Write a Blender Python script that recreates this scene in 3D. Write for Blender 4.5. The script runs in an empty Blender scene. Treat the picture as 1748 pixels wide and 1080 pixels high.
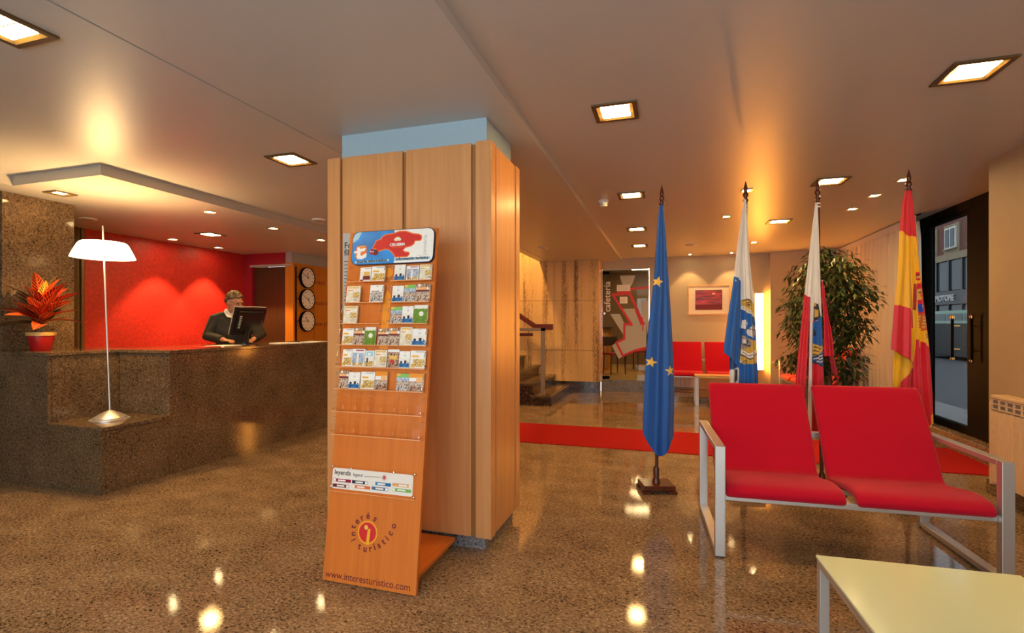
import bpy, bmesh, math, random
import numpy as np
from mathutils import Matrix, Vector

R = math.radians
PI = math.pi
rnd = random.Random(7)
SC = bpy.context.scene
COL = SC.collection

# ------------------------------------------------------------------ camera
CAM_YAW = 0.29997
cam_d = bpy.data.cameras.new('camera')
cam_d.sensor_width = 36.0
cam_d.lens = 860.0 / 1748.0 * 36.0
cam_d.shift_y = 13.0 / 1748.0
cam_d.clip_start = 0.05
cam_d.clip_end = 200
cam = bpy.data.objects.new('camera', cam_d)
cam.location = (0, 0, 1.32)
cam.rotation_euler = (PI / 2, 0, CAM_YAW)
COL.objects.link(cam)
SC.camera = cam

# ------------------------------------------------------------------ world, exposure
w = bpy.data.worlds.new('overcast_dusk')
SC.world = w
w.use_nodes = True
bg = w.node_tree.nodes['Background']
bg.inputs[0].default_value = (0.92, 0.95, 1.0, 1)
bg.inputs[1].default_value = 4.5
SC.view_settings.view_transform = 'Standard'
SC.view_settings.look = 'None'
SC.view_settings.gamma = 1.0
SC.view_settings.exposure = 0.63
SC.view_settings.use_curve_mapping = False
cy = SC.cycles
cy.use_denoising = True
cy.max_bounces = 8
cy.diffuse_bounces = 4
cy.glossy_bounces = 4
cy.transmission_bounces = 6
cy.transparent_max_bounces = 16
cy.sample_clamp_indirect = 6.0
cy.caustics_reflective = False
cy.caustics_refractive = False

LAMP_W = (1.0, 0.56, 0.19)       # warm tungsten light of every lamp in the lobby
BIG = 115.0                      # radiance of the large recessed lights
SPOT = 1.0

# fill daylight through unseen, added front windows (behind the photographer): sky portals
def portal(loc, rot, sx, sy):
    l = bpy.data.lights.new('window_daylight', 'AREA')
    l.shape = 'RECTANGLE'; l.size = sx; l.size_y = sy
    l.cycles.is_portal = True
    o = bpy.data.objects.new('window_daylight', l)
    o.location = loc; o.rotation_euler = rot
    COL.objects.link(o)
portal((-0.85, -2.3, 1.45), (PI / 2, 0, 0), 5.7, 2.1)
portal((3.1, 8.0, 1.4), (0, PI / 2, 0), 2.2, 4.0)

# ------------------------------------------------------------------ materials
MATS = {}
def new_mat(name):
    m = bpy.data.materials.new(name); m.use_nodes = True
    nt = m.node_tree
    return m, nt, nt.nodes['Principled BSDF']

def N(nt, t, **k):
    n = nt.nodes.new(t)
    for a, b in k.items():
        if a.startswith('i_'):
            n.inputs[a[2:].replace('_', ' ')].default_value = b
        else:
            setattr(n, a, b)
    return n

def ramp(nt, fac, stops):
    r = N(nt, 'ShaderNodeValToRGB')
    e = r.color_ramp.elements
    while len(e) < len(stops): e.new(0.5)
    for i, (p, c) in enumerate(stops):
        e[i].position = p; e[i].color = (*c, 1)
    nt.links.new(fac, r.inputs[0])
    return r

def pm(name, col, rough=0.5, metal=0.0, spec=0.5, noise=None, bump=None, coat=0.0, sheen=0.0, alpha=None, trans=0.0):
    """plain procedural material; noise=(scale, amount[, stretch]) varies the colour, bump=(scale, strength)"""
    m, nt, b = new_mat(name)
    b.inputs['Base Color'].default_value = (*col, 1)
    b.inputs['Roughness'].default_value = rough
    b.inputs['Metallic'].default_value = metal
    b.inputs['Specular IOR Level'].default_value = spec
    b.inputs['Coat Weight'].default_value = coat
    b.inputs['Sheen Weight'].default_value = sheen
    if trans: b.inputs['Transmission Weight'].default_value = trans
    tc = N(nt, 'ShaderNodeTexCoord')
    if noise:
        mp = N(nt, 'ShaderNodeMapping')
        if len(noise) > 2: mp.inputs['Scale'].default_value = noise[2]
        nt.links.new(tc.outputs['Object'], mp.inputs[0])
        nz = N(nt, 'ShaderNodeTexNoise'); nz.inputs['Scale'].default_value = noise[0]; nz.inputs['Detail'].default_value = 5
        nt.links.new(mp.outputs[0], nz.inputs['Vector'])
        a = noise[1]
        r = ramp(nt, nz.outputs['Fac'], [(0.3, tuple(c * (1 - a) for c in col)), (0.7, tuple(min(1, c * (1 + a)) for c in col))])
        nt.links.new(r.outputs[0], b.inputs['Base Color'])
    if bump:
        nz = N(nt, 'ShaderNodeTexNoise'); nz.inputs['Scale'].default_value = bump[0]; nz.inputs['Detail'].default_value = 3
        nt.links.new(tc.outputs['Object'], nz.inputs['Vector'])
        bp = N(nt, 'ShaderNodeBump'); bp.inputs['Strength'].default_value = bump[1]; bp.inputs['Distance'].default_value = 0.01
        nt.links.new(nz.outputs['Fac'], bp.inputs['Height'])
        nt.links.new(bp.outputs[0], b.inputs['Normal'])
    MATS[name] = m
    return m

def granite(name, dark, mid, light, rough, scale=1.0, stretch=(1, 1, 1), rot=0.0):
    m, nt, b = new_mat(name)
    tc = N(nt, 'ShaderNodeTexCoord')
    mp = N(nt, 'ShaderNodeMapping'); mp.inputs['Scale'].default_value = stretch
    mp.inputs['Rotation'].default_value = (0, 0, rot)
    nt.links.new(tc.outputs['Object'], mp.inputs[0])
    n1 = N(nt, 'ShaderNodeTexNoise'); n1.inputs['Scale'].default_value = 42 * scale; n1.inputs['Detail'].default_value = 6; n1.inputs['Roughness'].default_value = 0.72
    n1.inputs['Distortion'].default_value = 0.8
    nt.links.new(mp.outputs[0], n1.inputs['Vector'])
    n2 = N(nt, 'ShaderNodeTexNoise'); n2.inputs['Scale'].default_value = 2.2 * scale; n2.inputs['Detail'].default_value = 3
    nt.links.new(mp.outputs[0], n2.inputs['Vector'])
    ad = N(nt, 'ShaderNodeMath', operation='MULTIPLY_ADD'); ad.inputs[1].default_value = 0.16; 
    nt.links.new(n2.outputs['Fac'], ad.inputs[0]); nt.links.new(n1.outputs['Fac'], ad.inputs[2])
    r = ramp(nt, ad.outputs[0], [(0.47, dark), (0.545, mid), (0.61, mid), (0.74, light)])
    nt.links.new(r.outputs[0], b.inputs['Base Color'])
    b.inputs['Roughness'].default_value = rough
    b.inputs['Specular IOR Level'].default_value = 0.33
    bp = N(nt, 'ShaderNodeBump'); bp.inputs['Strength'].default_value = 0.03; bp.inputs['Distance'].default_value = 0.002
    nt.links.new(n1.outputs['Fac'], bp.inputs['Height']); nt.links.new(bp.outputs[0], b.inputs['Normal'])
    MATS[name] = m
    return m

def wood(name, c0, c1, rough=0.35, axis=2, scale=1.0, coat=0.05, spec=0.3):
    m, nt, b = new_mat(name)
    tc = N(nt, 'ShaderNodeTexCoord')
    mp = N(nt, 'ShaderNodeMapping')
    s = [22 * scale] * 3; s[axis] = 1.1 * scale
    mp.inputs['Scale'].default_value = s
    nt.links.new(tc.outputs['Object'], mp.inputs[0])
    n1 = N(nt, 'ShaderNodeTexNoise'); n1.inputs['Scale'].default_value = 1.5; n1.inputs['Detail'].default_value = 6; n1.inputs['Distortion'].default_value = 0.4
    nt.links.new(mp.outputs[0], n1.inputs['Vector'])
    r = ramp(nt, n1.outputs['Fac'], [(0.25, c0), (0.75, c1)])
    nt.links.new(r.outputs[0], b.inputs['Base Color'])
    b.inputs['Roughness'].default_value = rough
    b.inputs['Coat Weight'].default_value = coat
    b.inputs['Coat Roughness'].default_value = 0.2
    b.inputs['Specular IOR Level'].default_value = spec
    MATS[name] = m
    return m

def emit(name, col, strength):
    m, nt, b = new_mat(name)
    b.inputs['Base Color'].default_value = (*col, 1)
    b.inputs['Emission Color'].default_value = (*col, 1)
    b.inputs['Emission Strength'].default_value = strength
    MATS[name] = m
    return m

def thin_glass(name, tint=(0.93, 0.95, 0.94), ior=1.45, rough=0.0, graze=0.5):
    m, nt, b = new_mat(name)
    nt.nodes.remove(b)
    tr = N(nt, 'ShaderNodeBsdfTransparent'); tr.inputs[0].default_value = (*tint, 1)
    gl = N(nt, 'ShaderNodeBsdfGlossy'); gl.inputs['Roughness'].default_value = rough
    lw = N(nt, 'ShaderNodeLayerWeight'); lw.inputs[0].default_value = 0.5
    pw = N(nt, 'ShaderNodeMath', operation='POWER'); pw.inputs[1].default_value = 4.0
    nt.links.new(lw.outputs['Facing'], pw.inputs[0])
    fr = N(nt, 'ShaderNodeMath', operation='MULTIPLY_ADD'); fr.inputs[1].default_value = graze; fr.inputs[2].default_value = (ior - 1) ** 2 / (ior + 1) ** 2 * 0.6
    nt.links.new(pw.outputs[0], fr.inputs[0])
    mx = N(nt, 'ShaderNodeMixShader')
    nt.links.new(fr.outputs[0], mx.inputs[0]); nt.links.new(tr.outputs[0], mx.inputs[1]); nt.links.new(gl.outputs[0], mx.inputs[2])
    nt.links.new(mx.outputs[0], nt.nodes['Material Output'].inputs[0])
    MATS[name] = m
    return m

def attr_mat(name, attr, rough=0.55, sheen=0.0, bump=None, spec=0.4):
    m, nt, b = new_mat(name)
    a = N(nt, 'ShaderNodeAttribute', attribute_name=attr)
    nt.links.new(a.outputs['Color'], b.inputs['Base Color'])
    b.inputs['Roughness'].default_value = rough
    b.inputs['Sheen Weight'].default_value = sheen
    b.inputs['Specular IOR Level'].default_value = spec
    MATS[name] = m
    return m

granite('granite_floor', (0.020, 0.012, 0.007), (0.26, 0.172, 0.098), (0.58, 0.43, 0.28), 0.045, 1.5, (1.0, 1.5, 1.0), 0.5)
granite('granite_counter', (0.028, 0.018, 0.010), (0.125, 0.080, 0.043), (0.30, 0.205, 0.12), 0.09, 1.7)
granite('granite_grey', (0.05, 0.05, 0.055), (0.20, 0.19, 0.20), (0.38, 0.37, 0.38), 0.25, 1.6)
granite('granite_dark', (0.012, 0.007, 0.006), (0.045, 0.022, 0.016), (0.20, 0.13, 0.10), 0.12, 0.8)
wood('wood_column', (0.57, 0.26, 0.095), (0.68, 0.335, 0.13))
wood('wood_groove', (0.30, 0.13, 0.04), (0.36, 0.16, 0.05))
wood('wood_stand', (0.58, 0.155, 0.026), (0.70, 0.205, 0.036), 0.4, axis=1, coat=0, spec=0.15)
wood('wood_clock', (0.52, 0.19, 0.022), (0.60, 0.235, 0.030), 0.45, coat=0, spec=0.12)
wood('wood_rail', (0.10, 0.016, 0.010), (0.16, 0.028, 0.014), 0.25, 0)
wood('wood_pole', (0.07, 0.020, 0.010), (0.12, 0.032, 0.014), 0.2)
wood('wood_light', (0.62, 0.42, 0.20), (0.72, 0.50, 0.26), 0.35, 0)
wood('wood_dark_door', (0.050, 0.022, 0.010), (0.075, 0.032, 0.014), 0.35)
wood('cafe_floor', (0.62, 0.36, 0.11), (0.80, 0.50, 0.17), 0.18, 0, 0.6)
pm('brushed_steel', (0.30, 0.20, 0.12), 0.40, 0.5)
pm('ceiling_paint', (0.56, 0.555, 0.54), 0.37, spec=0.5, noise=(260, 0.03), bump=(300, 0.06))
pm('step_paint', (0.62, 0.60, 0.57), 0.5)
pm('soffit_edge', (0.42, 0.39, 0.34), 0.5)
pm('blue_paint', (0.36, 0.50, 0.60), 0.45, noise=(120, 0.04))
pm('grey_blue_paint', (0.36, 0.37, 0.36), 0.5)
pm('red_wall_paint', (0.52, 0.020, 0.016), 0.5, noise=(26, 0.20), bump=(60, 0.12))
pm('crimson_wall_paint', (0.33, 0.008, 0.022), 0.5, noise=(26, 0.15), bump=(60, 0.10))
pm('beige_wall', (0.40, 0.285, 0.175), 0.55, noise=(140, 0.05), bump=(150, 0.05))
pm('grey_wall', (0.52, 0.46, 0.34), 0.6, noise=(140, 0.04))
pm('brown_wall', (0.16, 0.11, 0.04), 0.5)
pm('red_carpet', (0.42, 0.012, 0.012), 0.95, spec=0.1, noise=(400, 0.25), bump=(500, 0.5))
pm('red_fabric', (0.50, 0.0015, 0.020), 0.85, spec=0.15, noise=(700, 0.12), bump=(900, 0.25), sheen=0.15)
pm('silver_metal', (0.62, 0.60, 0.58), 0.38, 0.75)
pm('chrome', (0.8, 0.78, 0.74), 0.12, 1.0)
pm('bronze_frame', (0.16, 0.105, 0.05), 0.4, 0.5)
pm('reflector', (0.75, 0.55, 0.22), 0.25, 0.6)
pm('white_plastic', (0.75, 0.73, 0.68), 0.35)
pm('dark_frame', (0.004, 0.003, 0.0025), 0.6, spec=0.05)
pm('brass', (0.75, 0.42, 0.12), 0.2, 1.0)
pm('black_plastic', (0.010, 0.010, 0.011), 0.22)
pm('black_matte', (0.012, 0.012, 0.012), 0.6)
pm('table_glass', (0.80, 0.88, 0.58), 0.14, spec=0.4, coat=0.0)
pm('radiator_enamel', (0.66, 0.46, 0.28), 0.4, noise=(30, 0.06))
pm('radiator_dark', (0.25, 0.2, 0.15), 0.6)
pm('paper_white', (0.88, 0.87, 0.84), 0.7)
pm('print_black', (0.015, 0.013, 0.013), 0.6)
pm('print_red', (0.62, 0.012, 0.012), 0.45)
pm('print_orange', (0.80, 0.18, 0.035), 0.45)
pm('print_darkred', (0.16, 0.006, 0.012), 0.5)
pm('print_maroon', (0.35, 0.005, 0.05), 0.5)
pm('print_yellow', (0.85, 0.42, 0.01), 0.5)
pm('print_orange_strip', (0.85, 0.29, 0.004), 0.5)
pm('print_blue', (0.003, 0.25, 0.72), 0.4, noise=(7, 0.35))
pm('print_pale_blue', (0.35, 0.62, 0.78), 0.45)
pm('print_navy', (0.01, 0.012, 0.05), 0.5)
pm('print_steel', (0.08, 0.17, 0.33), 0.5)
pm('print_green', (0.13, 0.28, 0.01), 0.5, noise=(90, 0.35))
pm('print_lightgreen', (0.22, 0.52, 0.12), 0.5)
pm('print_peach', (0.85, 0.45, 0.18), 0.5)
pm('print_grey', (0.45, 0.45, 0.45), 0.5)
pm('print_gold', (0.80, 0.50, 0.10), 0.5)
pm('print_cream', (0.80, 0.75, 0.62), 0.55, noise=(45, 0.15))
pm('acrylic_edge', (0.80, 0.36, 0.14), 0.2, spec=0.4)
pm('terracotta_red', (0.36, 0.008, 0.010), 0.35, noise=(12, 0.15))
pm('pot_band', (0.62, 0.36, 0.10), 0.4)
pm('soil', (0.03, 0.018, 0.01), 0.9, bump=(60, 0.6))
pm('bark', (0.16, 0.10, 0.05), 0.8, noise=(30, 0.3))
pm('suit', (0.012, 0.011, 0.010), 0.75, noise=(90, 0.2))
pm('shirt', (0.78, 0.76, 0.72), 0.6)
pm('skin', (0.50, 0.22, 0.12), 0.5, noise=(30, 0.06))
pm('hair', (0.15, 0.095, 0.045), 0.5, noise=(45, 0.85), bump=(90, 1.0))
pm('asphalt', (0.085, 0.09, 0.10), 0.85, spec=0.15, noise=(9, 0.25), bump=(60, 0.3))
pm('pavement', (0.17, 0.17, 0.17), 0.6, noise=(10, 0.15))
pm('facade_brick', (0.14, 0.05, 0.035), 0.8, noise=(8, 0.15))
pm('facade_stone', (0.27, 0.21, 0.13), 0.8, noise=(5, 0.12))
pm('facade_dark', (0.014, 0.016, 0.018), 0.4)
pm('facade_glass', (0.03, 0.05, 0.06), 0.12, spec=0.35)
pm('window_white', (0.75, 0.75, 0.74), 0.5)
pm('green_paint', (0.01, 0.16, 0.08), 0.2, coat=0.6)
pm('tyre', (0.012, 0.012, 0.012), 0.7)
pm('frosted', (0.46, 0.45, 0.42), 0.5)
pm('curtain_cloth', (0.80, 0.69, 0.55), 0.85, spec=0.1, trans=0.0)
pm('mat_board', (0.85, 0.80, 0.70), 0.6)
pm('cafe_wall', (0.22, 0.13, 0.06), 0.6)
pm('cafe_dark', (0.05, 0.028, 0.014), 0.5)
emit('lamp_big', (1.0, 0.60, 0.21), BIG)
emit('lamp_small', (1.0, 0.74, 0.36), 90)
emit('light_column', (1.0, 0.36, 0.05), 44)
emit('cafe_lamp', (1.0, 0.68, 0.33), 42)
thin_glass('glass_clear', (0.90, 0.92, 0.90))
thin_glass('glass_door', (0.35, 0.365, 0.37), 1.3, graze=0.06)
thin_glass('acrylic', (0.985, 0.975, 0.965), 1.18, graze=0.15)
attr_mat('flag_cloth', 'print', 0.5, sheen=0.2)

def travertine():
    m, nt, b = new_mat('travertine')
    tc = N(nt, 'ShaderNodeTexCoord')
    mp = N(nt, 'ShaderNodeMapping'); mp.inputs['Scale'].default_value = (9, 3, 0.35)
    nt.links.new(tc.outputs['Object'], mp.inputs[0])
    n1 = N(nt, 'ShaderNodeTexNoise'); n1.inputs['Scale'].default_value = 1.0; n1.inputs['Detail'].default_value = 4; n1.inputs['Distortion'].default_value = 0.25
    nt.links.new(mp.outputs[0], n1.inputs['Vector'])
    m2 = N(nt, 'ShaderNodeMapping'); m2.inputs['Scale'].default_value = (110, 30, 22)
    nt.links.new(tc.outputs['Object'], m2.inputs[0])
    n2 = N(nt, 'ShaderNodeTexNoise'); n2.inputs['Scale'].default_value = 1.0; n2.inputs['Detail'].default_value = 6; n2.inputs['Roughness'].default_value = 0.7
    nt.links.new(m2.outputs[0], n2.inputs['Vector'])
    a = N(nt, 'ShaderNodeMath', operation='MULTIPLY_ADD'); a.inputs[1].default_value = 0.75
    nt.links.new(n2.outputs['Fac'], a.inputs[0]); nt.links.new(n1.outputs['Fac'], a.inputs[2])
    r = ramp(nt, a.outputs[0], [(0.66, (0.20, 0.11, 0.045)), (0.74, (0.45, 0.26, 0.10)), (0.82, (0.70, 0.43, 0.175)), (1.0, (0.76, 0.49, 0.21))])
    nt.links.new(r.outputs[0], b.inputs['Base Color'])
    b.inputs['Roughness'].default_value = 0.35
    b.inputs['Specular IOR Level'].default_value = 0.2
    MATS['travertine'] = m
travertine()

def picture_print():
    m, nt, b = new_mat('sunset_print')
    tc = N(nt, 'ShaderNodeTexCoord')
    mp = N(nt, 'ShaderNodeMapping'); mp.inputs['Scale'].default_value = (3, 1, 18)
    nt.links.new(tc.outputs['Object'], mp.inputs[0])
    n1 = N(nt, 'ShaderNodeTexNoise'); n1.inputs['Scale'].default_value = 1.3; n1.inputs['Detail'].default_value = 5
    nt.links.new(mp.outputs[0], n1.inputs['Vector'])
    r = ramp(nt, n1.outputs['Fac'], [(0.30, (0.03, 0.004, 0.003)), (0.46, (0.20, 0.008, 0.006)), (0.60, (0.42, 0.014, 0.008)), (0.78, (0.60, 0.06, 0.02))])
    nt.links.new(r.outputs[0], b.inputs['Base Color'])
    b.inputs['Roughness'].default_value = 0.3
    MATS['sunset_print'] = m
picture_print()

def photo_print(name, cols, scale):
    m, nt, b = new_mat(name)
    tc = N(nt, 'ShaderNodeTexCoord')
    n1 = N(nt, 'ShaderNodeTexNoise'); n1.inputs['Scale'].default_value = scale; n1.inputs['Detail'].default_value = 4; n1.inputs['Roughness'].default_value = 0.7
    nt.links.new(tc.outputs['Object'], n1.inputs['Vector'])
    k = len(cols)
    r = ramp(nt, n1.outputs['Fac'], [(0.34 + 0.32 * i / (k - 1), c) for i, c in enumerate(cols)])
    r.color_ramp.interpolation = 'CONSTANT'
    nt.links.new(r.outputs[0], b.inputs['Base Color'])
    b.inputs['Roughness'].default_value = 0.35
    MATS[name] = m
photo_print('photo_town', [(0.05, 0.03, 0.02), (0.35, 0.16, 0.07), (0.75, 0.68, 0.60), (0.25, 0.18, 0.14), (0.7, 0.6, 0.5)], 90)
photo_print('photo_sea', [(0.005, 0.012, 0.09), (0.01, 0.10, 0.40), (0.02, 0.26, 0.55), (0.02, 0.02, 0.06), (0.35, 0.6, 0.75)], 95)
photo_print('photo_beach', [(0.20, 0.10, 0.04), (0.75, 0.48, 0.12), (0.85, 0.66, 0.25), (0.06, 0.03, 0.02), (0.6, 0.35, 0.1)], 85)
photo_print('photo_sky', [(0.35, 0.5, 0.68), (0.55, 0.66, 0.8), (0.2, 0.3, 0.5), (0.7, 0.6, 0.5), (0.75, 0.75, 0.75)], 60)
photo_print('photo_street', [(0.10, 0.025, 0.008), (0.30, 0.10, 0.03), (0.65, 0.50, 0.35), (0.05, 0.015, 0.008), (0.4, 0.2, 0.1)], 80)
photo_print('photo_fishing', [(0.02, 0.02, 0.02), (0.4, 0.38, 0.36), (0.75, 0.72, 0.7), (0.12, 0.10, 0.09), (0.6, 0.55, 0.5)], 85)

def leaf_mat(name, base, vein, amount):
    m, nt, b = new_mat(name)
    uv = N(nt, 'ShaderNodeUVMap', uv_map='UVMap')
    sp = N(nt, 'ShaderNodeSeparateXYZ'); nt.links.new(uv.outputs[0], sp.inputs[0])
    av = N(nt, 'ShaderNodeMath', operation='ABSOLUTE'); nt.links.new(sp.outputs['Y'], av.inputs[0])
    ma = N(nt, 'ShaderNodeMath', operation='MULTIPLY_ADD'); ma.inputs[1].default_value = -0.22
    nt.links.new(av.outputs[0], ma.inputs[0]); nt.links.new(sp.outputs['X'], ma.inputs[2])
    mu = N(nt, 'ShaderNodeMath', operation='MULTIPLY'); mu.inputs[1].default_value = 62
    nt.links.new(ma.outputs[0], mu.inputs[0])
    sn = N(nt, 'ShaderNodeMath', operation='SINE'); nt.links.new(mu.outputs[0], sn.inputs[0])
    g = N(nt, 'ShaderNodeMath', operation='GREATER_THAN'); g.inputs[1].default_value = 1 - 2 * amount
    nt.links.new(sn.outputs[0], g.inputs[0])
    mid = N(nt, 'ShaderNodeMath', operation='LESS_THAN'); mid.inputs[1].default_value = 0.14
    nt.links.new(av.outputs[0], mid.inputs[0])
    ed = N(nt, 'ShaderNodeMath', operation='GREATER_THAN'); ed.inputs[1].default_value = 0.86
    nt.links.new(av.outputs[0], ed.inputs[0])
    m1 = N(nt, 'ShaderNodeMath', operation='MAXIMUM'); nt.links.new(g.outputs[0], m1.inputs[0]); nt.links.new(mid.outputs[0], m1.inputs[1])
    m2 = N(nt, 'ShaderNodeMath', operation='MAXIMUM'); nt.links.new(m1.outputs[0], m2.inputs[0]); nt.links.new(ed.outputs[0], m2.inputs[1])
    mx = N(nt, 'ShaderNodeMix', data_type='RGBA')
    nt.links.new(m2.outputs[0], mx.inputs[0])
    mx.inputs[6].default_value = (*base, 1); mx.inputs[7].default_value = (*vein, 1)
    nt.links.new(mx.outputs[2], b.inputs['Base Color'])
    b.inputs['Roughness'].default_value = 0.35
    MATS[name] = m
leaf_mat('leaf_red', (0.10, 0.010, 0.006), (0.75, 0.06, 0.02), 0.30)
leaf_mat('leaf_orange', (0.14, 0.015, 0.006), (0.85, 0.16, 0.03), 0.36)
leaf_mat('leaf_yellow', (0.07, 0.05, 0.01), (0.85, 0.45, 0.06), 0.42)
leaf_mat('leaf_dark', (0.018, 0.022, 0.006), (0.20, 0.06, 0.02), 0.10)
def ficus_leaf():
    m, nt, b = new_mat('ficus_leaf')
    a = N(nt, 'ShaderNodeAttribute', attribute_name='tone')
    r = ramp(nt, a.outputs['Fac'], [(0.0, (0.016, 0.034, 0.008)), (0.6, (0.045, 0.075, 0.016)), (1.0, (0.14, 0.15, 0.035))])
    nt.links.new(r.outputs[0], b.inputs['Base Color'])
    b.inputs['Roughness'].default_value = 0.35
    MATS['ficus_leaf'] = m
ficus_leaf()

# ------------------------------------------------------------------ mesh helpers
class MB:
    def __init__(s):
        s.v = []; s.f = []; s.m = []
    def add(s, vs, fs, mi=0):
        o = len(s.v); s.v += [tuple(p) for p in vs]
        for f in fs:
            s.f.append(tuple(i + o for i in f)); s.m.append(mi)
        return s
    def box(s, x0, x1, y0, y1, z0, z1, mi=0):
        vs = [(x0, y0, z0), (x1, y0, z0), (x1, y1, z0), (x0, y1, z0), (x0, y0, z1), (x1, y0, z1), (x1, y1, z1), (x0, y1, z1)]
        return s.add(vs, [(3, 2, 1, 0), (4, 5, 6, 7), (0, 1, 5, 4), (1, 2, 6, 5), (2, 3, 7, 6), (3, 0, 4, 7)], mi)
    def prism(s, pts, z0, z1, mi=0, fn=None):
        """pts: counter-clockwise outline in xy, between z0 and z1; fn maps the three coordinates"""
        n = len(pts)
        vs = [(x, y, z0) for x, y in pts] + [(x, y, z1) for x, y in pts]
        if fn: vs = [fn(*p) for p in vs]
        fs = [tuple(range(n - 1, -1, -1)), tuple(range(n, 2 * n))]
        fs += [(i, (i + 1) % n, n + (i + 1) % n, n + i) for i in range(n)]
        return s.add(vs, fs, mi)
    def lathe(s, prof, c=(0, 0, 0), n=24, mi=0, cap=True):
        vs = []
        for r, z in prof:
            for k in range(n):
                a = 2 * PI * k / n
                vs.append((c[0] + r * math.cos(a), c[1] + r * math.sin(a), c[2] + z))
        fs = []
        for i in range(len(prof) - 1):
            for k in range(n):
                k2 = (k + 1) % n
                fs.append((i * n + k, i * n + k2, (i + 1) * n + k2, (i + 1) * n + k))
        if cap:
            if prof[0][0] > 1e-6: fs.append(tuple(range(n - 1, -1, -1)))
            if prof[-1][0] > 1e-6: fs.append(tuple((len(prof) - 1) * n + k for k in range(n)))
        return s.add(vs, fs, mi)
    def tube(s, pts, rad, n=8, mi=0, cap=True, flat=None):
        """a tapered tube along pts; rad a number or one per point; flat=(kx,ky) squashes the section"""
        P = [Vector(p) for p in pts]
        if not hasattr(rad, '__len__'): rad = [rad] * len(P)
        up = Vector((0, 0, 1))
        vs = []
        ref = None
        for i, p in enumerate(P):
            t = (P[min(i + 1, len(P) - 1)] - P[max(i - 1, 0)]).normalized()
            if ref is None:
                ref = up if abs(t.z) < 0.9 else Vector((0, 1, 0))
            a = t.cross(ref).normalized(); b = a.cross(t).normalized(); ref = b
            for k in range(n):
                an = 2 * PI * (k + 0.5) / n
                kx, ky = flat if flat else (1, 1)
                q = p + a * math.cos(an) * rad[i] * kx + b * math.sin(an) * rad[i] * ky
                vs.append(tuple(q))
        fs = []
        for i in range(len(P) - 1):
            for k in range(n):
                k2 = (k + 1) % n
                fs.append((i * n + k, i * n + k2, (i + 1) * n + k2, (i + 1) * n + k))
        if cap:
            fs.append(tuple(range(n - 1, -1, -1))); fs.append(tuple((len(P) - 1) * n + k for k in range(n)))
        return s.add(vs, fs, mi)
    def ell(s, c, r, n=16, m=12, mi=0, mtx=None):
        vs = []
        for i in range(m + 1):
            th = PI * i / m
            for k in range(n):
                a = 2 * PI * k / n
                p = Vector((r[0] * math.sin(th) * math.cos(a), r[1] * math.sin(th) * math.sin(a), -r[2] * math.cos(th)))
                if mtx: p = mtx @ p
                vs.append((c[0] + p.x, c[1] + p.y, c[2] + p.z))
        fs = []
        for i in range(m):
            for k in range(n):
                k2 = (k + 1) % n
                fs.append((i * n + k, i * n + k2, (i + 1) * n + k2, (i + 1) * n + k))
        return s.add(vs, fs, mi)
    def build(s, name, mats, parent=None, smooth=False, bevel=0.0, mtx=None, seg=2, angle=40):
        me = bpy.data.meshes.new(name)
        me.from_pydata(s.v, [], s.f)
        if isinstance(mats, str): mats = [mats]
        for m in mats: me.materials.append(MATS[m])
        if len(mats) > 1: me.polygons.foreach_set('material_index', s.m)
        bm = bmesh.new(); bm.from_mesh(me)
        bmesh.ops.remove_doubles(bm, verts=bm.verts, dist=1e-6)
        bmesh.ops.recalc_face_normals(bm, faces=bm.faces)
        if bevel:
            es = [e for e in bm.edges if len(e.link_faces) == 2 and e.calc_face_angle(0) > 0.5]
            bmesh.ops.bevel(bm, geom=es, offset=bevel, segments=seg, profile=0.5, affect='EDGES', clamp_overlap=True)
        bm.to_mesh(me); bm.free()
        if smooth:
            me.polygons.foreach_set('use_smooth', [True] * len(me.polygons))
            me.set_sharp_from_angle(angle=R(angle))
        me.update()
        return link(name, me, parent, mtx)

def link(name, me, parent=None, mtx=None):
    o = bpy.data.objects.new(name, me)
    COL.objects.link(o)
    if parent: o.parent = parent
    if mtx is not None: o.matrix_local = mtx
    return o

def tag(o, label, cat, group=None, kind=None):
    if label: o['label'] = label
    if cat: o['category'] = cat
    if group: o['group'] = group
    if kind: o['kind'] = kind
    return o

def struct(o, label=None):
    o['kind'] = 'structure'
    if label: o['label'] = label
    return o

def thing(name, label, cat, loc=(0, 0, 0), rz=0.0, group=None, mtx=None):
    o = bpy.data.objects.new(name, None)
    o.empty_display_size = 0.1
    COL.objects.link(o)
    if mtx is not None: o.matrix_world = mtx
    else:
        o.location = loc; o.rotation_euler = (0, 0, rz)
    return tag(o, label, cat, group)

def copy_tree(o, parent=None):
    c = o.copy(); COL.objects.link(c)
    if parent: c.parent = parent
    for ch in list(o.children): copy_tree(ch, c)
    return c

def light(kind, name, loc, energy, parent=None, col=LAMP_W, rot=(0, 0, 0), **k):
    l = bpy.data.lights.new(name, kind)
    l.energy = energy; l.color = col
    for a, b in k.items(): setattr(l, a, b)
    o = bpy.data.objects.new(name, l)
    o.location = loc; o.rotation_euler = rot
    COL.objects.link(o)
    if parent: o.parent = parent
    return o

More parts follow.
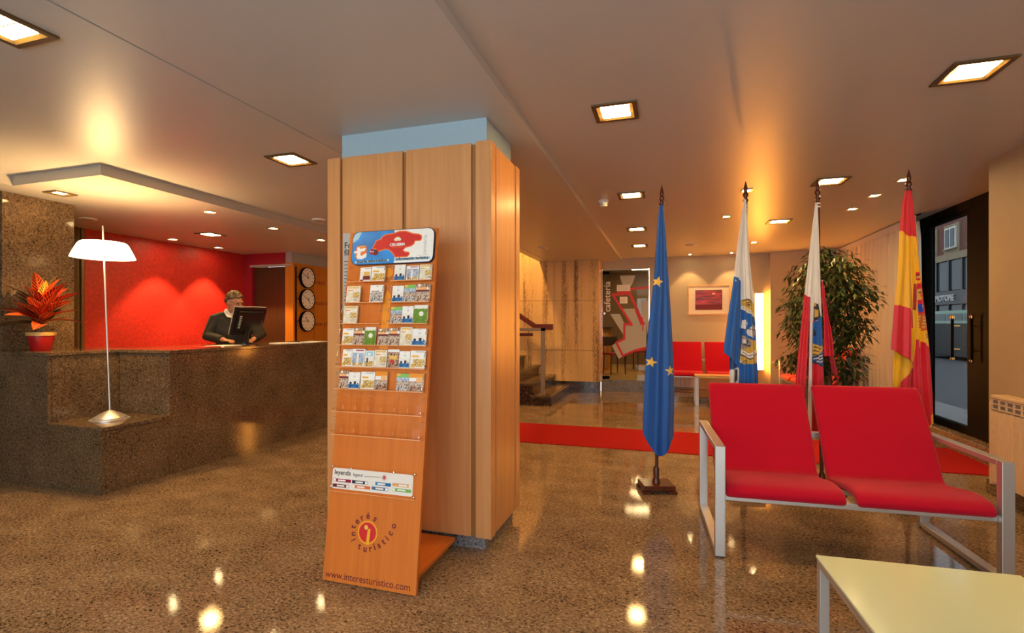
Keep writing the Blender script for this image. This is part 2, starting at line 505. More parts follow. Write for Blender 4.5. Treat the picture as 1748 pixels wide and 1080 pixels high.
def text(s, size, mtx, m, parent, ext=0.0008, align='CENTER', name='lettering', sx=1.0, bold=0.0):
    cu = bpy.data.curves.new(name, 'FONT')
    cu.body = s; cu.size = size; cu.align_x = align; cu.align_y = 'BOTTOM_BASELINE'
    cu.extrude = ext; cu.offset = bold; cu.resolution_u = 3
    ob = bpy.data.objects.new(name, cu); COL.objects.link(ob)
    dg = bpy.context.evaluated_depsgraph_get()
    me = bpy.data.meshes.new_from_object(ob.evaluated_get(dg))
    bpy.data.objects.remove(ob); bpy.data.curves.remove(cu)
    me.name = name
    me.materials.clear(); me.materials.append(MATS[m])
    if sx != 1.0:
        for v in me.vertices: v.co.x *= sx
    return link(name, me, parent, mtx)

def T(x, y, z): return Matrix.Translation((x, y, z))
def RX(a): return Matrix.Rotation(a, 4, 'X')
def RY(a): return Matrix.Rotation(a, 4, 'Y')
def RZ(a): return Matrix.Rotation(a, 4, 'Z')

# ================================================================== THE SETTING
H1, H2, HD = 2.55, 2.60, 2.47
# floor
struct(MB().box(-8.6, 2.86, -2.4, 10.05, -0.12, 0.0).build('floor', 'granite_floor'), 'polished speckled brown granite floor')

# ceiling: three levels
ce = bpy.data.objects.new('ceiling', None); COL.objects.link(ce); struct(ce, 'satin painted ceiling stepping down over the reception')
MB().box(-0.85, 3.3, -2.4, 10.06, H2, H2 + 0.15).build('main_panel', 'ceiling_paint', ce)
MB().box(-0.853, -0.85, -2.4, 10.06, H1, H2 + 0.02).build('step_edge', 'step_paint', ce)
MB().box(-2.244, -0.853, -2.4, 9.66, H1, H1 + 0.15).build('lowered_panel', 'ceiling_paint', ce)
MB().box(-8.6, -2.256, -2.4, 7.4, H1, H1 + 0.15).build('lowered_panel', 'ceiling_paint', ce)
MB().box(-2.42, -2.256, 7.4, 9.66, H1, H1 + 0.15).build('lowered_panel', 'ceiling_paint', ce)
MB().box(-2.27, -2.23, -2.4, 7.4, H1 + 0.03, H1 + 0.05).build('shadow_gap', 'black_matte', ce)
MB().box(-1.30, -0.853, 9.66, 10.06, H1, H1 + 0.15).build('lowered_panel', 'ceiling_paint', ce)
so = MB().prism([(-8.6, -2.4), (-5.2, -2.4), (-5.2, 2.775), (-4.175, 2.775), (-4.175, 8.2), (-8.6, 8.2)], HD, H1 - 0.001)
so.build('soffit', 'ceiling_paint', ce)
ed = MB()
ed.box(-5.2, -5.196, -2.4, 2.771, HD - 0.001, H1); ed.box(-5.196, -4.171, 2.771, 2.775, HD - 0.001, H1); ed.box(-4.175, -4.171, 2.775, 8.2, HD - 0.001, H1)
ed.build('soffit_edge', 'soffit_edge', ce)
MB().box(-5.6, -2.2, 7.2, 9.8, 4.2, 4.3).build('stairwell_top', 'ceiling_paint', ce)

# red reception wall and what lies left of it
struct(MB().box(-6.85, -6.70, 4.27, 6.80, 0, HD).build('wall_reception', 'red_wall_paint'), 'bright red wall behind the reception desk')
wl = struct(MB().box(-6.85, -6.72, -2.4, 4.27, 0, HD).build('wall_left', 'brown_wall'), 'dark brown wall behind the granite pillar')
MB().box(-6.72, -6.70, 4.235, 4.268, 0, HD).build('corner_trim', 'bronze_frame', wl)
MB().box(-6.72, -6.66, 4.10, 4.17, 0, HD).build('door_jamb', 'wood_dark_door', wl)
wb = struct(bpy.data.objects.new('wall_reception_rear', None), 'crimson wall around a dark brown door behind the reception'); COL.objects.link(wb)
MB().box(-6.70, -6.53, 6.65, 6.78, 0, HD).build('wall_panel', 'crimson_wall_paint', wb)
MB().box(-6.53, -5.862, 6.65, 6.78, 2.29, HD).build('wall_panel', 'crimson_wall_paint', wb)
d3 = struct(MB().box(-6.53, -5.72, 6.70, 6.75, 0, 2.25).build('door_3', 'wood_dark_door', bevel=0.004), 'dark brown door behind the receptionist')
MB().box(-6.56, -5.73, 6.63, 6.70, 2.25, 2.285).build('door_head', 'soffit_edge', d3, bevel=0.003)
MB().tube([(-5.86, 6.69, 1.0), (-5.86, 6.65, 1.0), (-5.97, 6.65, 1.0)], 0.009).build('handle', 'chrome', d3)

# clock wall: orange wood panels
cw = struct(MB().box(-5.86, -5.745, 6.652, 9.70, 0, HD).build('wall_clocks', 'grey_blue_paint'), 'wall of orange wood panels holding the clocks')
for y0, y1 in ((6.652, 6.728), (6.738, 7.148), (7.158, 7.568), (7.578, 7.988), (7.998, 8.40)):
    MB().box(-5.745, -5.72, y0, y1, 0.06, 2.305).build('panel', 'wood_clock', cw, bevel=0.002)
MB().box(-5.745, -5.738, 6.652, 8.40, 0.06, 2.30).build('backing', 'wood_groove', cw)
MB().box(-5.86, -5.70, 6.642, 6.65, 0.0, 2.305).build('panel', 'wood_clock', cw)

# travertine stair wall, slab by slab
tw = struct(MB().box(-5.75, -1.268, 9.68, 10.06, 0, 4.2).build('wall_stairs', 'brown_wall'), 'travertine slab wall beside the stairs')
for i, (x0, x1) in enumerate(((-2.119, -1.268), (-2.973, -2.123), (-3.827, -2.977), (-4.68, -3.831), (-5.53, -4.684))):
    for j, (z0, z1) in enumerate(((0.216, 0.811), (0.817, 1.775), (1.781, 2.74), (2.744, 3.7))):
        if j == 3 and i < 1: continue
        g = MB().box(x0, x1, 9.65, 9.69, z0, z1)
        o = g.build('slab', 'travertine', tw, bevel=0.0015)
        # every slab is cut from another block: shift the grain
        for v in o.data.vertices: v.co.x += i * 0.37; v.co.z += 0
        o.location.x -= i * 0.37
MB().box(-1.268, -1.255, 9.65, 10.04, 0.216, 2.55).build('end_slab', 'travertine', tw)
MB().box(-5.86, -5.745, 7.28, 9.68, HD, 4.3).build('stairwell_wall', 'grey_wall', tw)
MB().box(-5.86, -2.27, 7.28, 7.40, H1 + 0.002, 4.3).build('stairwell_wall', 'grey_wall', tw)
MB().box(-2.42, -2.27, 7.40, 9.68, H1 + 0.152, 4.3).build('stairwell_wall', 'grey_wall', tw)
struct(MB().box(-2.1, -1.262, 9.662, 9.69, 0.0, 0.216).build('baseboard_stairs', 'granite_dark'), 'dark granite base under the travertine wall')

# back wall with the cafe door opening
bw = struct(bpy.data.objects.new('wall_back', None), 'warm grey back wall with the cafe opening'); COL.objects.link(bw)
MB().box(-0.335, 1.74, 10.05, 10.25, 0, H2).build('wall_panel', 'grey_wall', bw)
MB().box(-1.268, -0.335, 10.05, 10.25, 2.40, H2).build('wall_panel', 'grey_wall', bw)
MB().box(1.74, 3.1, 9.90, 10.25, 0, H2).build('wall_pier', 'grey_wall', bw)
struct(MB().box(-1.262, -0.335, 10.05, 10.30, 0, 0.205).build('trim_1', 'granite_grey'), 'granite step below the cafe door')
struct(MB().box(-0.335, 1.74, 10.035, 10.05, 0, 0.10).build('baseboard_back', 'granite_counter'))
# cafe beyond the glass
cf = struct(bpy.data.objects.new('floor_cafe', None), 'wooden cafe floor behind the glass door'); COL.objects.link(cf)
for k in range(10):
    MB().box(-2.6 + 0.0, 1.4, 10.30 + 0.40 * k, 10.697 + 0.40 * k, 0.15, 0.205).build('floor_board', 'cafe_floor', cf)
struct(MB().box(-2.7, 1.5, 14.3, 14.4, 0.2, 2.9).build('wall_cafe_rear', 'cafe_wall'))
struct(MB().box(-2.7, -2.6, 10.25, 14.3, 0.2, 2.9).build('wall_cafe_left', 'cafe_wall'))
struct(MB().box(1.4, 1.5, 10.25, 14.3, 0.2, 2.9).build('wall_cafe_right', 'cafe_wall'))
struct(MB().box(-2.7, 1.5, 10.25, 14.4, 2.75, 2.85).build('ceiling_cafe', 'ceiling_paint'))

# right wall, street side
struct(MB().box(2.40, 2.60, -2.4, 4.87, 0, H2).build('wall_right', 'beige_wall'), 'tan wall above the radiator')
struct(MB().box(2.385, 2.40, -2.4, 4.87, 0, 0.11).build('baseboard_right', 'granite_counter'))
ww = struct(bpy.data.objects.new('wall_window', None), 'street wall around door and window'); COL.objects.link(ww)
MB().box(2.60, 3.10, 4.75, 4.87, 0, H2).build('wall_panel', 'beige_wall', ww)
MB().box(2.97, 3.10, 4.87, 5.98, 0, H2).build('wall_panel', 'beige_wall', ww)
MB().box(2.97, 3.10, 7.42, 7.60, 0, H2).build('wall_panel', 'beige_wall', ww)
MB().box(2.97, 3.10, 9.75, 10.05, 0, H2).build('wall_panel', 'beige_wall', ww)
MB().box(2.97, 3.10, 7.60, 9.75, 0, 0.4).build('wall_panel', 'beige_wall', ww)
MB().box(2.97, 3.10, 7.60, 9.75, 2.45, H2).build('wall_panel', 'beige_wall', ww)
w2 = struct(bpy.data.objects.new('window_2', None), 'street window behind the curtain'); COL.objects.link(w2)
g = MB(); g.box(3.0, 3.06, 7.60, 7.66, 0.4, 2.45); g.box(3.0, 3.06, 9.69, 9.75, 0.4, 2.45); g.box(3.0, 3.06, 7.66, 9.69, 0.4, 0.46); g.box(3.0, 3.06, 7.66, 9.69, 2.39, 2.45); g.box(3.0, 3.06, 8.65, 8.71, 0.46, 2.39)
g.build('window_frame', 'dark_frame', w2)
MB().box(3.025, 3.035, 7.66, 8.65, 0.46, 2.39).build('pane', 'glass_door', w2)
MB().box(3.025, 3.035, 8.71, 9.69, 0.46, 2.39).build('pane', 'glass_door', w2)
struct(MB().box(2.84, 3.20, 4.87, 10.05, -0.1, 0.17).build('trim_2', 'granite_floor', bevel=0.004), 'granite step in front of the street door')

# street door
d1 = struct(bpy.data.objects.new('door_1', None), 'dark framed glass street door'); COL.objects.link(d1)
g = MB()
g.box(2.955, 3.06, 5.98, 6.10, 0.17, H2); g.box(2.955, 3.06, 7.30, 7.42, 0.17, H2); g.box(2.955, 3.06, 6.10, 7.30, 2.52, H2)
g.build('door_frame', 'dark_frame', d1, bevel=0.004)
g = MB()
g.box(2.965, 3.02, 6.11, 6.38, 0.175, 2.515); g.box(2.965, 3.02, 7.17, 7.29, 0.175, 2.515); g.box(2.965, 3.02, 6.38, 7.17, 0.175, 0.255); g.box(2.965, 3.02, 6.38, 7.17, 2.465, 2.515)
g.build('door_leaf', 'dark_frame', d1, bevel=0.004)
MB().box(2.988, 2.996, 6.38, 7.17, 0.255, 2.465).build('pane', 'glass_door', d1)
for y in (6.58, 6.22):
    h = MB().tube([(2.925, y, 0.97), (2.925, y, 1.37)], 0.014, 10).build('handle', 'dark_frame', d1, smooth=True)
    for z0, z1 in ((0.93, 0.97), (1.37, 1.42)):
        MB().lathe([(0.004, z0), (0.020, z0 + 0.01), (0.020, z1 - 0.015), (0.004, z1)], (2.925, y, 0), 12).build('knob', 'brass', h, smooth=True)
    MB().tube([(2.925, y, 1.30), (2.99, y, 1.30)], 0.008).build('bracket', 'brass', h)
    MB().tube([(2.925, y, 1.05), (2.99, y, 1.05)], 0.008).build('bracket', 'brass', h)

# unseen front wall; its windows are added and sized for fill daylight
rw = struct(bpy.data.objects.new('wall_front', None), 'unseen front wall with added fill windows'); COL.objects.link(rw)
MB().box(-8.6, -3.7, -2.4, -2.25, 0, H2).build('wall_panel', 'beige_wall', rw)
MB().box(2.0, 2.6, -2.4, -2.25, 0, H2).build('wall_panel', 'beige_wall', rw)
MB().box(-3.7, 2.0, -2.4, -2.25, 0, 0.4).build('wall_panel', 'beige_wall', rw)
MB().box(-3.7, 2.0, -2.4, -2.25, 2.5, H2).build('wall_panel', 'beige_wall', rw)
w1 = struct(bpy.data.objects.new('window_1', None), 'large unseen front window added for fill daylight'); COL.objects.link(w1)
g = MB()
for k in range(5):
    x = -3.7 + 5.64 * k / 4
    g.box(x, x + 0.06, -2.36, -2.30, 0.4, 2.5)
g.box(-3.7, 2.0, -2.36, -2.30, 0.4, 0.46); g.box(-3.7, 2.0, -2.36, -2.30, 2.44, 2.5)
g.build('window_frame', 'dark_frame', w1)
for k in range(4):
    x = -3.64 + 5.64 * k / 4
    MB().box(x, x + 1.35, -2.335, -2.325, 0.46, 2.44).build('pane', 'glass_clear', w1)
struct(MB().box(-8.75, -8.6, -2.4, 9.8, 0, H2).build('wall_far_left', 'brown_wall'))

# ------------------------------------------------------------------ column clad in wood
co = struct(MB().box(-2.035, -1.03, 2.82, 3.30, 0.0, H1).build('column', 'blue_paint'), 'square column clad in light wood with a blue painted top')
MB().box(-2.045, -1.02, 2.772, 3.31, 0, 0.08).build('plinth', 'granite_grey', co)
g = MB(); g.box(-2.07, -0.992, 2.757, 2.82, 0.08, 2.372); g.box(-1.03, -0.992, 2.82, 3.31, 0.08, 2.372); g.box(-2.07, -2.035, 2.82, 3.31, 0.08, 2.372); g.box(-2.07, -0.992, 3.30, 3.31, 0.08, 2.372)
g.build('backing', 'wood_groove', co)
for x0, x1, f in ((-2.088, -1.994, 0), (-1.978, -1.550, 0.004), (-1.526, -1.099, 0.004)):
    MB().box(x0, x1, 2.74 + f, 2.757, 0.078, 2.38).build('panel', 'wood_column', co, bevel=0.0025)
MB().prism([(-1.070, 2.74), (-0.974, 2.74), (-0.974, 2.82), (-0.992, 2.82), (-0.992, 2.757), (-1.070, 2.757)], 0.076, 2.384).build('corner_post', 'wood_column', co, bevel=0.0025)
MB().box(-0.992, -0.978, 2.846, 3.225, 0.078, 2.38).build('panel', 'wood_column', co, bevel=0.0025)
MB().box(-0.992, -0.974, 3.246, 3.328, 0.076, 2.384).build('panel', 'wood_column', co, bevel=0.0025)
for y0, y1 in ((2.74, 2.82), (2.846, 3.225), (3.246, 3.328)):
    MB().box(-2.088, -2.07, y0 + 0.017, y1, 0.078, 2.38).build('panel', 'wood_column', co, bevel=0.0025)
for x0, x1 in ((-2.07, -1.55), (-1.526, -0.992)):
    MB().box(x0, x1, 3.31, 3.328, 0.078, 2.38).build('panel', 'wood_column', co, bevel=0.0025)

# granite pillar at the reception's near end
struct(MB().box(-6.3, -5.485, 2.85, 3.405, 0, HD).build('pillar', 'granite_counter', bevel=0.003), 'brown granite pillar behind the croton')

# ------------------------------------------------------------------ stairs
st = struct(bpy.data.objects.new('stairs', None), 'dark granite stairs rising behind the column'); COL.objects.link(st)
for k in range(9):
    x = -1.79 - 0.30 * k
    if k == 0:
        MB().box(-5.0, x - 0.01, 7.95, 9.645, 0, 0.125).build('riser', 'granite_dark', st)
        MB().box(x - 0.36, x, 7.93, 9.648, 0.125, 0.165).build('tread', 'granite_counter', st, bevel=0.004)
        MB().box(x - 0.05, x - 0.035, 7.99, 9.6, 0.165, 0.168).build('grip_strip', 'black_matte', st)
    else:
        z = 0.165 + 0.18 * k
        MB().box(-5.0, x - 0.04, 8.02, 9.645, z - 0.18, z - 0.04).build('riser', 'granite_dark', st)
        MB().box(x - 0.34, x, 8.0, 9.648, z - 0.04, z).build('tread', 'granite_counter', st, bevel=0.004)
        MB().box(x - 0.05, x - 0.035, 8.03, 9.6, z, z + 0.003).build('grip_strip', 'black_matte', st)
sl = MB().prism([(-2.05, 0.165), (-5.0, 0.165 + 1.77), (-5.0, 0.0), (-1.84, 0.0), (-1.84, 0.03)], 7.955, 7.998, fn=lambda a, b, c: (a, c, b))
sl.build('stringer', 'granite_dark', st)
hr = thing('stair_railing', 'brushed steel stair railing post with red wood bar behind the column', 'railing', (-1.97, 8.10, 0.165))
MB().box(-0.035, 0.035, -0.02, 0.02, 0, 1.09).build('post', 'brushed_steel', hr, bevel=0.003)
MB().box(-1.0, 0.035, -0.02, 0.02, 1.04, 1.09).build('top_bar', 'brushed_steel', hr, bevel=0.003)
MB().box(-1.0, -0.17, -0.015, 0.015, 0.955, 1.005).build('wood_bar', 'wood_rail', hr, bevel=0.004)
MB().box(-1.0, -0.93, -0.02, 0.02, 0.4, 1.04).build('post', 'brushed_steel', hr, bevel=0.003)
hw = thing('wall_handrail', 'dark red wooden handrail fixed to the travertine wall', 'handrail', (-2.11, 9.5, 1.26))
MB().box(-0.36, 0.0, -0.03, 0.03, -0.05, 0.06).build('rail', 'wood_rail', hw, bevel=0.005)
MB().prism([(-0.34, 0.06), (-0.34, -0.05), (-1.9, 0.98), (-1.9, 1.09)], -0.03, 0.03, fn=lambda a, b, c: (a, c, b)).build('rail', 'wood_rail', hw, bevel=0.005)
for x, z in ((-0.1, 0), (-1.2, 0.55)):
    MB().tube([(x, 0.0, z - 0.03), (x, 0.145, z - 0.05)], 0.009).build('bracket', 'silver_metal', hw)

# ------------------------------------------------------------------ carpet
tag(MB().box(-3.2, 2.84, 5.41, 6.46, 0, 0.008).build('carpet_runner', 'red_carpet', bevel=0.003), 'long red carpet runner leading to the street door', 'carpet')

def basis(loc, xa, ya, za):
    m = Matrix.Identity(4)
    for i in range(3):
        m[i][0] = xa[i]; m[i][1] = ya[i]; m[i][2] = za[i]; m[i][3] = loc[i]
    return m

# ================================================================== CEILING LIGHTS
def big_light(x, y, z, label, s=0.13):
    t = thing('ceiling_light', label, 'ceiling light', (x, y, z), 0, 'square recessed ceiling lights')
    i, dz = s - 0.026, 0.010
    g = MB()
    for (a, b, c, d) in ((-s, s, -s, -i), (-s, s, i, s), (-s, -i, -i, i), (i, s, -i, i)):
        g.box(a, b, c, d, -dz, 0.0)
    g.build('frame', 'bronze_frame', t)
    k = i - 0.022
    g = MB()
    g.add([(-i, -i, -dz), (i, -i, -dz), (i, i, -dz), (-i, i, -dz), (-k, -k, -0.003), (k, -k, -0.003), (k, k, -0.003), (-k, k, -0.003)],
          [(0, 1, 5, 4), (1, 2, 6, 5), (2, 3, 7, 6), (3, 0, 4, 7)])
    g.build('reflector', 'reflector', t)
    MB().box(-k, k, -k, k, -0.0035, -0.001).build('diffuser', 'lamp_big', t)
    g = MB(); g.box(-k, k, -0.003, 0.003, -0.006, -0.0036); g.build('crossbar', 'reflector', t)
    return t

def small_light(x, y, z, label, s=0.05, watts=14, tilt=None, cone=95, blend=0.5):
    t = thing('spotlight', label, 'spotlight', (x, y, z), 0, 'small recessed spotlights')
    i = s - 0.012
    g = MB()
    for (a, b, c, d) in ((-s, s, -s, -i), (-s, s, i, s), (-s, -i, -i, i), (i, s, -i, i)):
        g.box(a, b, c, d, -0.008, 0.0)
    g.build('frame', 'reflector', t)
    MB().lathe([(i * 0.85, -0.006), (i * 0.85, -0.002)], n=16).build('lens', 'lamp_small', t)
    rot = tilt if tilt else (0, 0, 0)
    light('SPOT', 'bulb', (0, 0, -0.02), watts * SPOT, t, rot=rot, spot_size=R(cone), spot_blend=blend, shadow_soft_size=0.03)
    return t

for x, y, lab in ((-0.30, 3.08, 'square ceiling light nearest the wooden column on the main ceiling'),
                  (1.47, 3.12, 'large square ceiling light above the red bench near the right wall'),
                  (-0.345, 5.13, 'square ceiling light just behind the smoke detector'),
                  (-0.40, 6.98, 'square ceiling light second in row before the cafe door'),
                  (-0.44, 8.46, 'square ceiling light closest to the cafe door'),
                  (1.39, 5.15, 'square ceiling light behind the white and red flag tip'),
                  (1.32, 6.98, 'square ceiling light in front of the tall ficus')):
    big_light(x, y, H2, lab)
big_light(-2.69, 3.11, H1, 'square ceiling light left of the wooden column')
big_light(-2.62, 1.36, H1, 'square ceiling light at the upper left picture corner')
big_light(-5.60, 5.03, HD, 'square ceiling light above the receptionist')
sw = big_light(-2.9, 8.75, 4.2, 'added unseen square light brightening the stairwell')
light('AREA', 'bulb', (0, 0, -0.02), 75, sw, size=0.2)  # stairwell fixture and this area light are added out of view to brighten the travertine
big_light(-5.09, 3.05, HD, 'small square ceiling light above the standing lamp', 0.085)
for x, y, lab, wv, tl in ((0.665, 6.47, 'small spotlight between the blue and white flag tips', 10, None),
                      (0.72, 5.26, 'small spotlight behind the white and blue flag tip', 10, None),
                      (1.955, 6.45, 'small spotlight in front of the curtain', 10, None),
                      (1.96, 5.84, 'tilted spotlight in pale plate near the street door', 10, (R(20), 0, 0)),
                      (1.995, 5.28, 'small spotlight behind the red and yellow flag tip', 10, None),
                      (1.284, 8.63, 'small spotlight above the far light column', 10, None)):
    small_light(x, y, H2, lab, watts=wv, tilt=tl)
small_light(0.39, 9.78, H2, 'tiny spotlight washing the wall left of the framed picture', 0.035, 16, (R(8), 0, 0), 75, 0.35)
small_light(1.09, 9.78, H2, 'tiny spotlight washing the wall right of the framed picture', 0.035, 16, (R(8), 0, 0), 75, 0.35)
for x, y, lab, wv, tl in ((-4.475, 4.01, 'small spotlight over the near stretch of counter', 14, None),
                      (-4.515, 4.92, 'small spotlight over the computer monitor', 14, None),
                      (-4.517, 5.79, 'small spotlight beside the column over the counter end', 14, None),
                      (-6.40, 5.16, 'small spotlight washing the red wall nearer the lamp', 130, (0, R(-12), 0)),
                      (-6.43, 5.91, 'small spotlight washing the red wall nearer the receptionist', 130, (0, R(-12), 0))):
    small_light(x, y, HD, lab, watts=wv, tilt=tl, cone=88 if wv > 100 else 95, blend=0.3 if wv > 100 else 0.5)

def disc(x, y, z, r, label, name='ceiling_speaker', cat='speaker'):
    t = thing(name, label, cat, (x, y, z))
    MB().lathe([(r, 0), (r, -0.008), (r * 0.85, -0.016)], n=28).build('rim', 'white_plastic', t, smooth=True)
    MB().lathe([(r * 0.84, -0.013), (r * 0.5, -0.019), (0.001, -0.021)], n=28).build('grille', 'soffit_edge', t, smooth=True)
disc(-6.04, 3.88, HD, 0.085, 'round ceiling speaker above the red wall edge')
disc(-1.925, 7.92, H1, 0.08, 'round ceiling speaker in front of the travertine wall')
disc(0.36, 8.65, H2, 0.085, 'round ceiling speaker above the far red sofa')
disc(-3.93, 5.0, H1, 0.08, 'round ceiling speaker left of the wooden column')
t = thing('smoke_detector', 'white smoke detector hanging from the main ceiling', 'smoke detector', (-0.638, 5.264, H2))
MB().lathe([(0.052, 0), (0.052, -0.02), (0.046, -0.028)], n=24).build('base', 'white_plastic', t, smooth=True)
MB().lathe([(0.042, -0.028), (0.042, -0.05), (0.034, -0.064), (0.001, -0.07)], n=24).build('sensor_head', 'white_plastic', t, smooth=True)
g = MB()
for k in range(10):
    a = 2 * PI * k / 10
    g.tube([(0.0425 * math.cos(a), 0.0425 * math.sin(a), -0.046), (0.0425 * math.cos(a + 0.35), 0.0425 * math.sin(a + 0.35), -0.046)], 0.004, 4)
g.build('vent_slots', 'black_matte', t)

# ================================================================== RECEPTION DESK
rd = thing('reception_desk', 'long brown granite reception desk with a low side ledge', 'reception desk', (-4.17, 2.775, 0))
RD = (-4.17, 2.775)
def rbox(name, x0, x1, y0, y1, z0, z1, m='granite_counter', bv=0.002):
    return MB().box(x0 - RD[0], x1 - RD[0], y0 - RD[1], y1 - RD[1], z0, z1).build(name, m, rd, bevel=bv)
rbox('front_slab', -4.779, -4.172, 2.775, 2.805, 0, 0.49)
rbox('front_slab', -5.484, -4.781, 2.775, 2.805, 0, 1.06)
rbox('side_slab', -4.20, -4.170, 2.807, 3.329, 0, 0.49)
rbox('recess_slab', -4.81, -4.780, 2.807, 3.331, 0.52, 1.06)
rbox('recess_slab', -4.779, -4.201, 3.331, 3.36, 0.52, 1.06)
rbox('long_slab', -4.20, -4.170, 3.331, 6.30, 0, 1.06)
rbox('end_slab', -4.90, -4.201, 6.27, 6.30, 0, 1.06)
rbox('back_panel', -4.90, -4.87, 3.37, 6.26, 0, 1.06, 'wood_dark_door')
rbox('ledge_top', -4.79, -4.160, 2.765, 3.330, 0.491, 0.521, bv=0.004)
g = MB().prism([(x - RD[0], y - RD[1]) for x, y in ((-5.484, 2.765), (-4.770, 2.765), (-4.770, 3.321), (-4.160, 3.321), (-4.160, 6.30), (-4.98, 6.30), (-4.98, 3.62), (-5.484, 3.62))], 1.061, 1.091)
g.build('counter_top', 'granite_counter', rd, bevel=0.004)

# standing lamp on the ledge
emit('lamp_shade', (1.0, 0.80, 0.50), 5.5)
lp = thing('table_lamp', 'tall thin lamp with a glowing white shade on the granite ledge', 'lamp', (-4.485, 3.05, 0.521))
MB().lathe([(0.140, 0), (0.140, 0.006), (0.128, 0.010), (0.116, 0.011), (0.116, 0.018), (0.075, 0.046), (0.030, 0.070), (0.012, 0.078), (0.001, 0.079)], n=40).build('base', 'silver_metal', lp, smooth=True)
def lx(z): return -0.085 * (z - 0.07) / 1.56
MB().tube([(lx(0.07), 0, 0.07), (lx(1.63), 0, 1.63)], [0.0075, 0.006], 10).build('pole', 'silver_metal', lp, smooth=True)
zs = 1.358
sh = MB()
pr = [(0.222, 0.0), (0.208, 0.036), (0.190, 0.075), (0.172, 0.112), (0.160, 0.127), (0.150, 0.132)]
sh.lathe(pr + [(r - 0.003, z) for r, z in reversed(pr)], (lx(zs + 0.09), 0, zs), 48, cap=False)
sh.build('shade', 'lamp_shade', lp, smooth=True, mtx=None)
MB().lathe([(0.012, -0.01), (0.016, 0.0), (0.016, 0.035), (0.006, 0.04)], (lx(zs), 0, zs + 0.01), 12).build('socket', 'silver_metal', lp, smooth=True)
g = MB()
for k in range(3):
    a = 2 * PI * k / 3
    g.tube([(lx(zs + 0.17), 0, zs + 0.115), (lx(zs + 0.09) + 0.166 * math.cos(a), 0.166 * math.sin(a), zs + 0.115)], 0.003, 6)
g.build('spokes', 'silver_metal', lp)
light('POINT', 'bulb', (lx(zs + 0.1), 0, zs + 0.075), 42, lp, shadow_soft_size=0.05)

# croton in a red pot
cr = thing('croton_plant', 'croton with red and yellow veined leaves in red pot on the counter', 'plant', (-5.215, 2.98, 1.091))
MB().lathe([(0.066, 0), (0.070, 0.004), (0.092, 0.125), (0.092, 0.13), (0.088, 0.13), (0.086, 0.12)], n=32).build('pot', 'terracotta_red', cr, smooth=True)
MB().lathe([(0.0935, 0.128), (0.100, 0.130), (0.102, 0.158), (0.096, 0.160), (0.090, 0.13)], n=32, cap=False).build('pot_rim', 'pot_band', cr, smooth=True)
MB().lathe([(0.086, 0.12), (0.088, 0.150), (0.001, 0.158)], n=24).build('soil', 'soil', cr, smooth=True)
def leaf_mesh(L, W, m, droop=0.4, fold=0.25, tw=0.0):
    nu, nv = 10, 5
    vs, uv = [], []
    for i in range(nu + 1):
        u = i / nu
        wd = W * (math.sin(PI * min(1, u ** 0.85)) ** 0.75) * (1 if u < .95 else .8) + 0.002
        for j in range(nv):
            v = -1 + 2 * j / (nv - 1)
            x = L * u
            z = -droop * L * u * u + fold * abs(v) * wd
            vs.append((x * (1 - 0.12 * droop * u), v * wd, z)); uv.append((u, v))
    fs = [(i * nv + j, i * nv + j + 1, (i + 1) * nv + j + 1, (i + 1) * nv + j) for i in range(nu) for j in range(nv - 1)]
    me = bpy.data.meshes.new('leaf'); me.from_pydata(vs, [], fs)
    ul = me.uv_layers.new(name='UVMap')
    for lp_ in me.loops: ul.data[lp_.index].uv = uv[lp_.vertex_index]
    me.polygons.foreach_set('use_smooth', [True] * len(me.polygons))
    me.materials.append(MATS[m])
    return me
LM = {m: [leaf_mesh(0.25 + 0.035 * k, 0.036 + 0.005 * k, m, 0.15 + 0.10 * k) for k in range(3)] for m in ('leaf_red', 'leaf_orange', 'leaf_yellow', 'leaf_dark')}
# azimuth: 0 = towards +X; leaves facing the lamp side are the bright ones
crot = []
rc = random.Random(21)
for k in range(54):
    az = (k * 137.5) % 360
    q = k / 53
    el = 12 + 62 * q + rc.uniform(-8, 8)
    tow = math.cos(R(az - (-20)))                  # lamp light put into the leaf colours: bright towards it, dark away
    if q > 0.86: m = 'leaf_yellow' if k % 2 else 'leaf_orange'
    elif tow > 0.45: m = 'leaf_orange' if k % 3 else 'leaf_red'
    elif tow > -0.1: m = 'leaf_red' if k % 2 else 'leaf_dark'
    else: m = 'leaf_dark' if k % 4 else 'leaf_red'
    kk = rc.randrange(3)
    if 100 < az < 222: kk = 0; el = max(el, 45)
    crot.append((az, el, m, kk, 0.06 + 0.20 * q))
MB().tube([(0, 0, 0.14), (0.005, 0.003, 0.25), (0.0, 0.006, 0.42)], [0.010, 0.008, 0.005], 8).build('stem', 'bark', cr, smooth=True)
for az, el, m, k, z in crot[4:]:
    o = link('leaf', LM[m][k], cr, T(0.0, 0.003, 0.14 + z) @ RZ(R(az)) @ RY(R(-el)) @ RX(R(rnd.uniform(-25, 25))))

